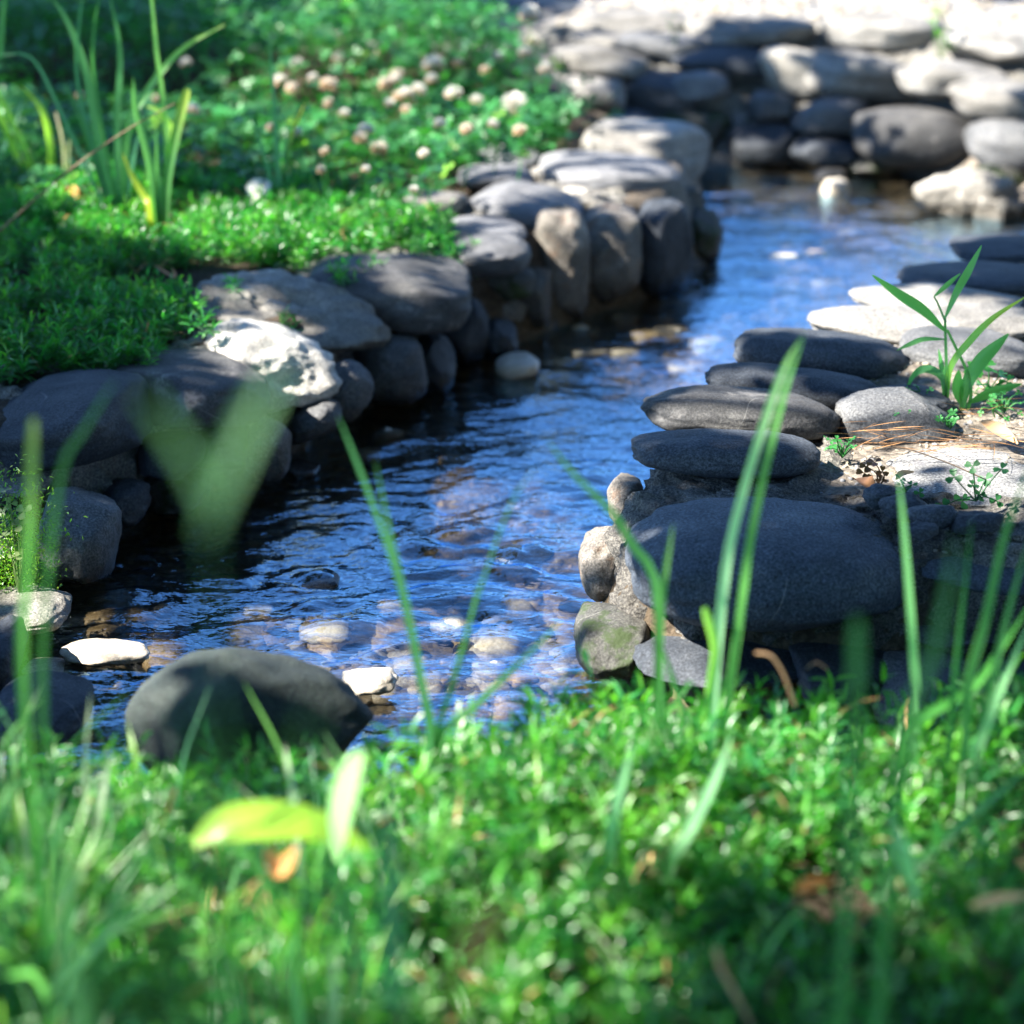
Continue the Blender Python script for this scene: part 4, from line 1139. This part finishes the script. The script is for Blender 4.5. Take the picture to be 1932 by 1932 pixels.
grass('crossed grass blades at the water corner of right wall', (1240, 1400), 1.20, [
    ([(1240, 1380), (1240, 1113), (1191, 1025), (1154, 965), (1084, 896), (1032, 830)], 24, (1, 1.1, .9), (1.6, 1.3, .8), 'grass'),
    ([(1250, 1390), (1242, 1266), (1250, 1118), (1270, 990)], 26, (1.1, 1.1, 1), (2.2, 1.5, 1.1), 'grass'),
    ([(1290, 1380), (1275, 1300), (1240, 1200)], 22, GRN, None, 'grass')])
grass('slender dark grass tuft fanning out over the water in the centre', (815, 1420), 1.19, [
    ([(818, 1390), (800, 1300), (770, 1150), (735, 1000), (708, 870)], 20, (.8, .9, .9), None, 'grass'),
    ([(812, 1390), (795, 1290), (755, 1100), (700, 940), (665, 850), (638, 785)], 20, (.7, .85, .9), None, 'grass'),
    ([(825, 1390), (850, 1300), (880, 1200), (905, 1090)], 17, (1, 1, .8), None, 'grass'),
    ([(832, 1395), (900, 1330), (970, 1260), (1060, 1170)], 20, (1.1, 1.1, .9), None, 'grass'),
    ([(820, 1395), (860, 1270), (900, 1130), (960, 960), (1010, 880)], 9, (1.2, 1.1, 1), None, 'grass')])
b = Wy(630, 770, 1.10)
grass('heavily blurred wide grass blades close to the lens, left of centre', (430, 1932), .46, [
    ([(425, 1900), (412, 1400), (400, 1100), (400, 960)], 9, (1.1, 1.1, 1), None, 'stem'),
    ([(385, 1010), (425, 900), (475, 790), (540, 680)], 44, (3.4, 2.1, 3.0), (4, 2.4, 3.4), 'leaf'),
    ([(400, 960), (350, 850), (270, 740)], 32, (2.2, 1.6, 1.8), None, 'leaf'),
    ])
grass('faint grass blades close to the lens before the domed boulder', (430, 1932), .42, [
    ([(330, 1960), (350, 1600), (430, 1330)], 20, (1.6, 1.5, 1.4), None, 'grass'), ([(540, 1960), (505, 1600), (450, 1390)], 18, (1.4, 1.3, 1.2), None, 'grass'),
    ([(235, 1960), (250, 1600), (215, 1310)], 20, (1.6, 1.5, 1.4), None, 'grass'), ([(600, 1960), (610, 1700), (660, 1450)], 16, GRN, None, 'grass'), ([(420, 1960), (400, 1600), (340, 1290)], 24, (1.3, 1.3, 1.2), None, 'grass'), ([(480, 1960), (540, 1600), (590, 1340)], 22, (1.2, 1.3, 1.2), None, 'grass')])
grass('upright narrow bright blade at the left edge before the dark boulder', (50, 1320), .95, [
    ([(45, 1320), (50, 1090), (58, 950), (63, 790)], 24, (1.3, 1.4, .7), (3, 1.4, 1), 'cut'),
    ([(80, 1330), (110, 920), (160, 810), (218, 715)], 18, (.7, .8, .6), None, 'grass')])
grass('wide pale blade at the bottom left corner', (150, 1932), .62, [
    ([(165, 1990), (140, 1850), (110, 1700), (92, 1480)], 62, (2.2, 1.7, 1.6), None, 'grass')])
grass('blurred upright blade in the middle of the foreground', (740, 1800), .70, [
    ([(740, 1900), (738, 1750), (735, 1600), (742, 1450)], 55, TEAL, None, 'grass'),
    ([(690, 1900), (640, 1700), (600, 1500)], 40, GRN, None, 'grass')])
grass('blurred blade leaning right over the sunlit turf', (1250, 1640), 1.08, [
    ([(1262, 1640), (1300, 1570), (1345, 1480), (1380, 1390)], 34, (3.4, 2.2, 3.4), None, 'grass'),
    ([(1150, 1620), (1165, 1510), (1195, 1400)], 34, (3.2, 2.2, 3.2), None, 'grass'),
    ([(1640, 1700), (1720, 1640), (1810, 1560), (1940, 1450)], 34, (.9, 1, 1), None, 'grass')])
for i in range(64):
    bx = random.choice([random.uniform(-.36, -.06), random.uniform(-.36, -.06), random.uniform(-.05, .36)])
    by = random.uniform(.55, 1.12)
    if abs(bx) > .27 * by + .06: by = min(1.12, (abs(bx)) / .26)
    g = float(ground_z(np.array([bx]), np.array([by]))[0][0])
    left = bx < -.05
    root = tuft('grass_tuft', 'blurred tuft of green grass growing out of the lower left foreground turf' if left else 'small blurred grass tuft in the dark lower right foreground turf', (bx, by, g), group='left foreground grass tufts' if left else 'right foreground grass tufts')
    for k in range(random.randint(7, 11) if left else random.randint(4, 7)):
        a = random.uniform(0, 6.28); h = random.uniform(.05, .14) if left else random.uniform(.035, .10); l = h * random.uniform(.15, .7)
        p0 = Vector((bx + .012 * math.cos(a), by + .012 * math.sin(a), g - .004))
        p1 = p0 + Vector((l * .35 * math.cos(a), l * .35 * math.sin(a), h * .6)); p2 = p0 + Vector((l * math.cos(a), l * math.sin(a), h * random.uniform(.75, 1)))
        put(blade_mesh('blade', [p0, p1, p2], random.choice([.0013, .0018, .0024, .0032, .005] if left else [.001, .0014, .0018, .0026]), random.choice([GRN, GRN, TEAL, (1.6, 1.4, .8), (2.2, 1.8, 1.9), (2.6, 1.7, .8), (5, 2, 4)]), None, 'grass', 10), root, 'blade')
def broad(pl, y, w, tint, label, slope=0.0, mat='blade', face=(.1, -.7, .8)):
    o = link('broad_leaf', blade_mesh('broad_leaf', path(pl, y, slope), wpx(w, y), tint, None, 'leaf', 14, face=face, mat=mat)); tag(o, label, 'leaf')
broad([(365, 1592), (420, 1560), (500, 1552), (600, 1560), (690, 1600)], .98, 105, (4.0, 2.2, .6), 'broad yellow-green leaf lying in the foreground turf')
broad([(640, 1625), (650, 1540), (668, 1470), (685, 1415)], .96, 100, (4.4, 2.8, 3.2), 'bright pale upright leaf beside the yellow-green one', face=(-.75, -.6, .35))
broad([(500, 1600), (528, 1640), (560, 1600)], .95, 50, (1.8, 1.4, 1.0), 'small tan dead leaf below the yellow-green leaf', mat='dry')
broad([(1730, 1700), (1715, 1620), (1690, 1560), (1678, 1530)], .95, 48, (3.6, 2.4, 3.6), 'pale grey-green lobed leaf in the right foreground', face=(-.75, -.6, .35))
broad([(1725, 1680), (1700, 1620), (1665, 1595)], .95, 36, (3.4, 2.3, 3.4), 'small pale side lobe leaf at the lobed grey-green leaf')
broad([(1500, 1680), (1530, 1668), (1570, 1662)], .95, 34, (2.0, 1.1, .5), 'orange dead leaf in the right foreground turf', mat='dry')
broad([(1830, 1710), (1880, 1698), (1940, 1690)], .95, 30, (2.2, 2.2, 2.0), 'pale dead stalk piece at the right edge of the foreground', mat='dry')
rt = empty('seed_head', Wy(880, 1990, .52), 'blurred brown seed head close to the lens at bottom centre', 'seed head')
me = blade_mesh('spike', path([(870, 1850), (885, 1790), (915, 1730), (950, 1690)], .52), wpx(80, .52), (1.0, .85, .75), None, 'leaf', 12, mat='dry'); put(me, rt, 'spike')
me = tube_mesh('stem', path([(880, 1990), (872, 1900), (870, 1850)], .52), .0012, .001, 'dry'); put(me, rt, 'stem')

# ------------------------------------------------------------------ the tree whose crown shades the brook
LIT = [  # places the sun reaches (photo position, half sizes, chance of shade left)
    (1500, 15, 540, 52, .02), (1830, 120, 190, 90, .1), (1765, 250, 60, 40, .02), (1880, 260, 80, 60, .05), (1550, 165, 10, 30, .1), (1840, 380, 80, 50, .1), (1180, 110, 130, 60, .15), (1120, 185, 70, 50, .1),
    (1090, 320, 260, 70, .03), (900, 420, 150, 60, .1), (1060, 440, 50, 50, .1), (1130, 440, 50, 80, .1), (1020, 530, 30, 45, .1),
    (760, 150, 330, 130, .3), (680, 260, 280, 70, .3), (560, 430, 320, 40, .12), (200, 385, 120, 45, .25), (60, 250, 60, 70, .4), (320, 230, 60, 40, .4),
    (525, 690, 140, 90, .0), (560, 590, 150, 50, .35), (670, 730, 60, 60, .05), (590, 780, 60, 40, .05), (740, 660, 50, 30, .2), (390, 720, 70, 30, .4), (720, 520, 70, 35, .5),
    (130, 980, 75, 90, .08), (40, 1060, 80, 130, .1), (60, 1150, 90, 50, .05), (200, 1230, 130, 50, .02),
    (720, 845, 90, 55, .05), (1000, 690, 70, 30, .1), (1250, 650, 170, 55, .1), (1500, 450, 230, 130, .25), (1450, 360, 120, 40, .4), (1600, 380, 60, 40, .2),
    (620, 1200, 230, 80, .1), (700, 1288, 90, 45, .05), (880, 1230, 190, 90, .1), (1000, 1050, 110, 90, .3), (880, 950, 160, 60, .5), (960, 1160, 60, 60, .15),
    (1700, 600, 220, 48, .02), (1560, 628, 120, 20, .1), (1850, 640, 120, 35, .15), (1480, 755, 90, 20, .4), (1560, 790, 40, 25, .3), (1400, 818, 130, 16, .1), (1680, 800, 90, 50, .05), (1880, 800, 100, 60, .1),
    (1850, 880, 110, 50, .05), (1790, 640, 90, 90, .4), (1600, 850, 70, 25, .3),
    (1350, 1430, 480, 90, .10), (900, 1450, 170, 70, .25), (1700, 1480, 250, 100, .2), (1550, 1600, 250, 70, .45), (650, 1520, 110, 110, .1), (450, 1580, 130, 60, .2), (250, 1600, 200, 200, .5), (130, 1600, 90, 250, .4), (1880, 1560, 80, 120, .3),
    (1130, 1480, 140, 110, .1), (830, 1540, 150, 70, .1), (2700, 1400, 760, 330, 1.2), (3400, 3000, 800, 600, .2), (2150, 1500, 250, 170, .2), (800, 1850, 260, 110, .1), (250, 2150, 400, 160, .6), (1160, 1860, 260, 140, .02), (1500, 1780, 130, 60, .3), (600, 1980, 160, 60, .3), (900, 2250, 300, 140, .6), (1000, 1690, 70, 40, .3), (1300, 1660, 80, 40, .3), (1640, 1720, 90, 40, .3), (330, 1850, 80, 50, .4), (1180, 1850, 70, 40, .4), (760, 1720, 60, 40, .4), (1820, 1850, 70, 40, .4), (500, 1800, 160, 100, .6), (1400, 1810, 560, 120, .7), (900, 1620, 420, 60, .5), (300, 1750, 250, 150, .8), (1000, 1700, 120, 100, .65), (1880, 1260, 80, 120, .4)]
def shade_keep(G):
    """probability that a leaf shading ground point G is there"""
    px, py = proj(G)
    nz = fbm(np.stack([px / 60, py / 45, 0 * px], 1), 3, 44)
    keep = np.full(len(G), 1.0)
    for (cx, cy, rx, ry, k) in LIT:
        q = np.hypot((px - cx) / (rx + 38), (py - cy) / (ry + 22)) + .16 * nz
        k = k * .2 if k < 1 else .25
        keep = np.minimum(keep, k + (1 - k) * sstep(.92, 1.06, q))
    return keep
tb = Vector((-4.2, 1.7, .12))
root = empty('shade_tree', tb, 'broad-leaved tree beside the brook whose crown shades the water', 'tree')
n = 190000
gy = RNG.uniform(.35, 4.7, n) ; gx = RNG.uniform(-1, 1, n) * (.30 * gy + .35)
ok = RNG.random(n) < (.30 * gy + .35) / (.30 * 5.0 + .35)
gx, gy = gx[ok], gy[ok]; n = len(gx)
gd = sdf(np.stack([gx, gy], 1)); gz = np.clip(bank(gx, gy), 0, .2) + .022; fw_ = gy > 3.5; gz[fw_] = ground_z(gx[fw_], gy[fw_])[0] + .03; gz[(gd < 0) & ~((gx > .10) & (gy < 1.8))] = .0
G = np.stack([gx, gy, gz], 1)
kp = RNG.random(n) < shade_keep(G)
G = G[kp]; n = len(G)
hgt = RNG.uniform(1.95, 2.35, n)
C = G + np.array(SUN)[None] * (hgt / SUN.z)[:, None]
ax = np.stack([RNG.standard_normal(n), RNG.standard_normal(n), RNG.normal(-.2, .4, n)], 1)
V, F = leaves(C, ax, RNG.uniform(.03, .045, n), RNG.uniform(.02, .03, n), .08, .05)
put(mesh('crown', V, F, M['tree_leaf'], smooth=False, tint=np.repeat(greens(n, [(1, (1, 1, 1)), (1, (1.3, 1.2, 1))]), 7, 0)), root, 'crown')
cc = C.mean(0)
put(tube_mesh('trunk', [tb - Vector((0, 0, .1)), tb + Vector((.05, 0, 1.0)), tb + Vector((.25, 0, 1.6)), tb + Vector((.5, .05, 1.9))], .13, .06, 'bark', 16, 12), root, 'trunk')
for k in range(9):
    e = Vector(C[RNG.integers(0, n)]); s = tb + Vector((.2 + .03 * k, 0, 1.3 + .06 * k))
    put(tube_mesh('limb', [s, s.lerp(e, .5) + Vector((0, 0, .15)), e], .03, .004, 'bark', 12, 7), root, 'limb')

# unseen tree added behind the camera to deepen the shade by blocking sky
tb = Vector((1.6, -2.6, .12))
root = empty('added_rear_tree', tb, 'unseen leafy tree added behind the camera to block sky light', 'tree')
n = 22000
u = unit(RNG.standard_normal((n, 3))) * RNG.uniform(.55, 1, (n, 1)) ** .6
C = u * np.array([4.6, 3.6, 1.5]) + np.array([1.2, -1.2, 2.9])
C = C[(C[:, 1] < 2.4) & (C[:, 2] > 1.2) & ((C[:, 1] < .6) | (C[:, 2] > 2.3))]
def sun_open(C):
    g = C - np.array(SUN)[None] * ((C[:, 2:3] - .14) / SUN.z)
    px, py = proj(g)
    vis = (g[:, 1] > .35) & (np.abs(g[:, 0]) < .3 * g[:, 1] + .35)
    near = (g[:, 1] > -.6) & (g[:, 1] < 4) & (g[:, 0] > -.2) & (g[:, 0] < 2.5)
    return (~vis & (~near | (RNG.random(len(C)) < .3))) | (RNG.random(len(C)) < shade_keep(g) * .9)
C = C[sun_open(C)]; n = len(C)
V, F = leaves(C, RNG.standard_normal((n, 3)), RNG.uniform(.12, .2, n), RNG.uniform(.08, .13, n), .08, .05)
put(mesh('crown', V, F, M['tree_leaf'], smooth=False, tint=np.repeat(greens(n, [(1, (1, 1, 1)), (1, (1.3, 1.2, 1))]), 7, 0)), root, 'crown')
put(tube_mesh('trunk', [tb - Vector((0, 0, .1)), tb + Vector((-.1, 0, 1.2)), tb + Vector((-.3, -.2, 2.4))], .16, .08, 'bark', 14, 12), root, 'trunk')
for k in range(6):
    e = Vector(C[RNG.integers(0, n)]); q = tb + Vector((-.15, -.05, 1.3 + .15 * k))
    put(tube_mesh('limb', [q, q.lerp(e, .5) + Vector((0, 0, .1)), e], .05, .008, 'bark', 10, 7), root, 'limb')

tb = Vector((3.6, 2.4, .12))  # another unseen tree, added to close off sky light from the right
root = empty('added_right_tree', tb, 'unseen leafy tree added out of view at right to block sky light', 'tree')
n = 9000
u = unit(RNG.standard_normal((n, 3))) * RNG.uniform(.55, 1, (n, 1)) ** .6
C = u * np.array([1.9, 2.6, 1.9]) + np.array([3.7, 2.0, 2.5]); C = C[C[:, 0] > 1.9]; C = C[sun_open(C)]; n = len(C)
V, F = leaves(C, RNG.standard_normal((n, 3)), RNG.uniform(.12, .2, n), RNG.uniform(.08, .13, n), .08, .05)
put(mesh('crown', V, F, M['tree_leaf'], smooth=False, tint=np.repeat(greens(n, [(1, (1, 1, 1)), (1, (1.3, 1.2, 1))]), 7, 0)), root, 'crown')
put(tube_mesh('trunk', [tb - Vector((0, 0, .1)), tb + Vector((.05, .1, 1.2)), tb + Vector((.1, -.2, 2.6))], .15, .07, 'bark', 14, 12), root, 'trunk')
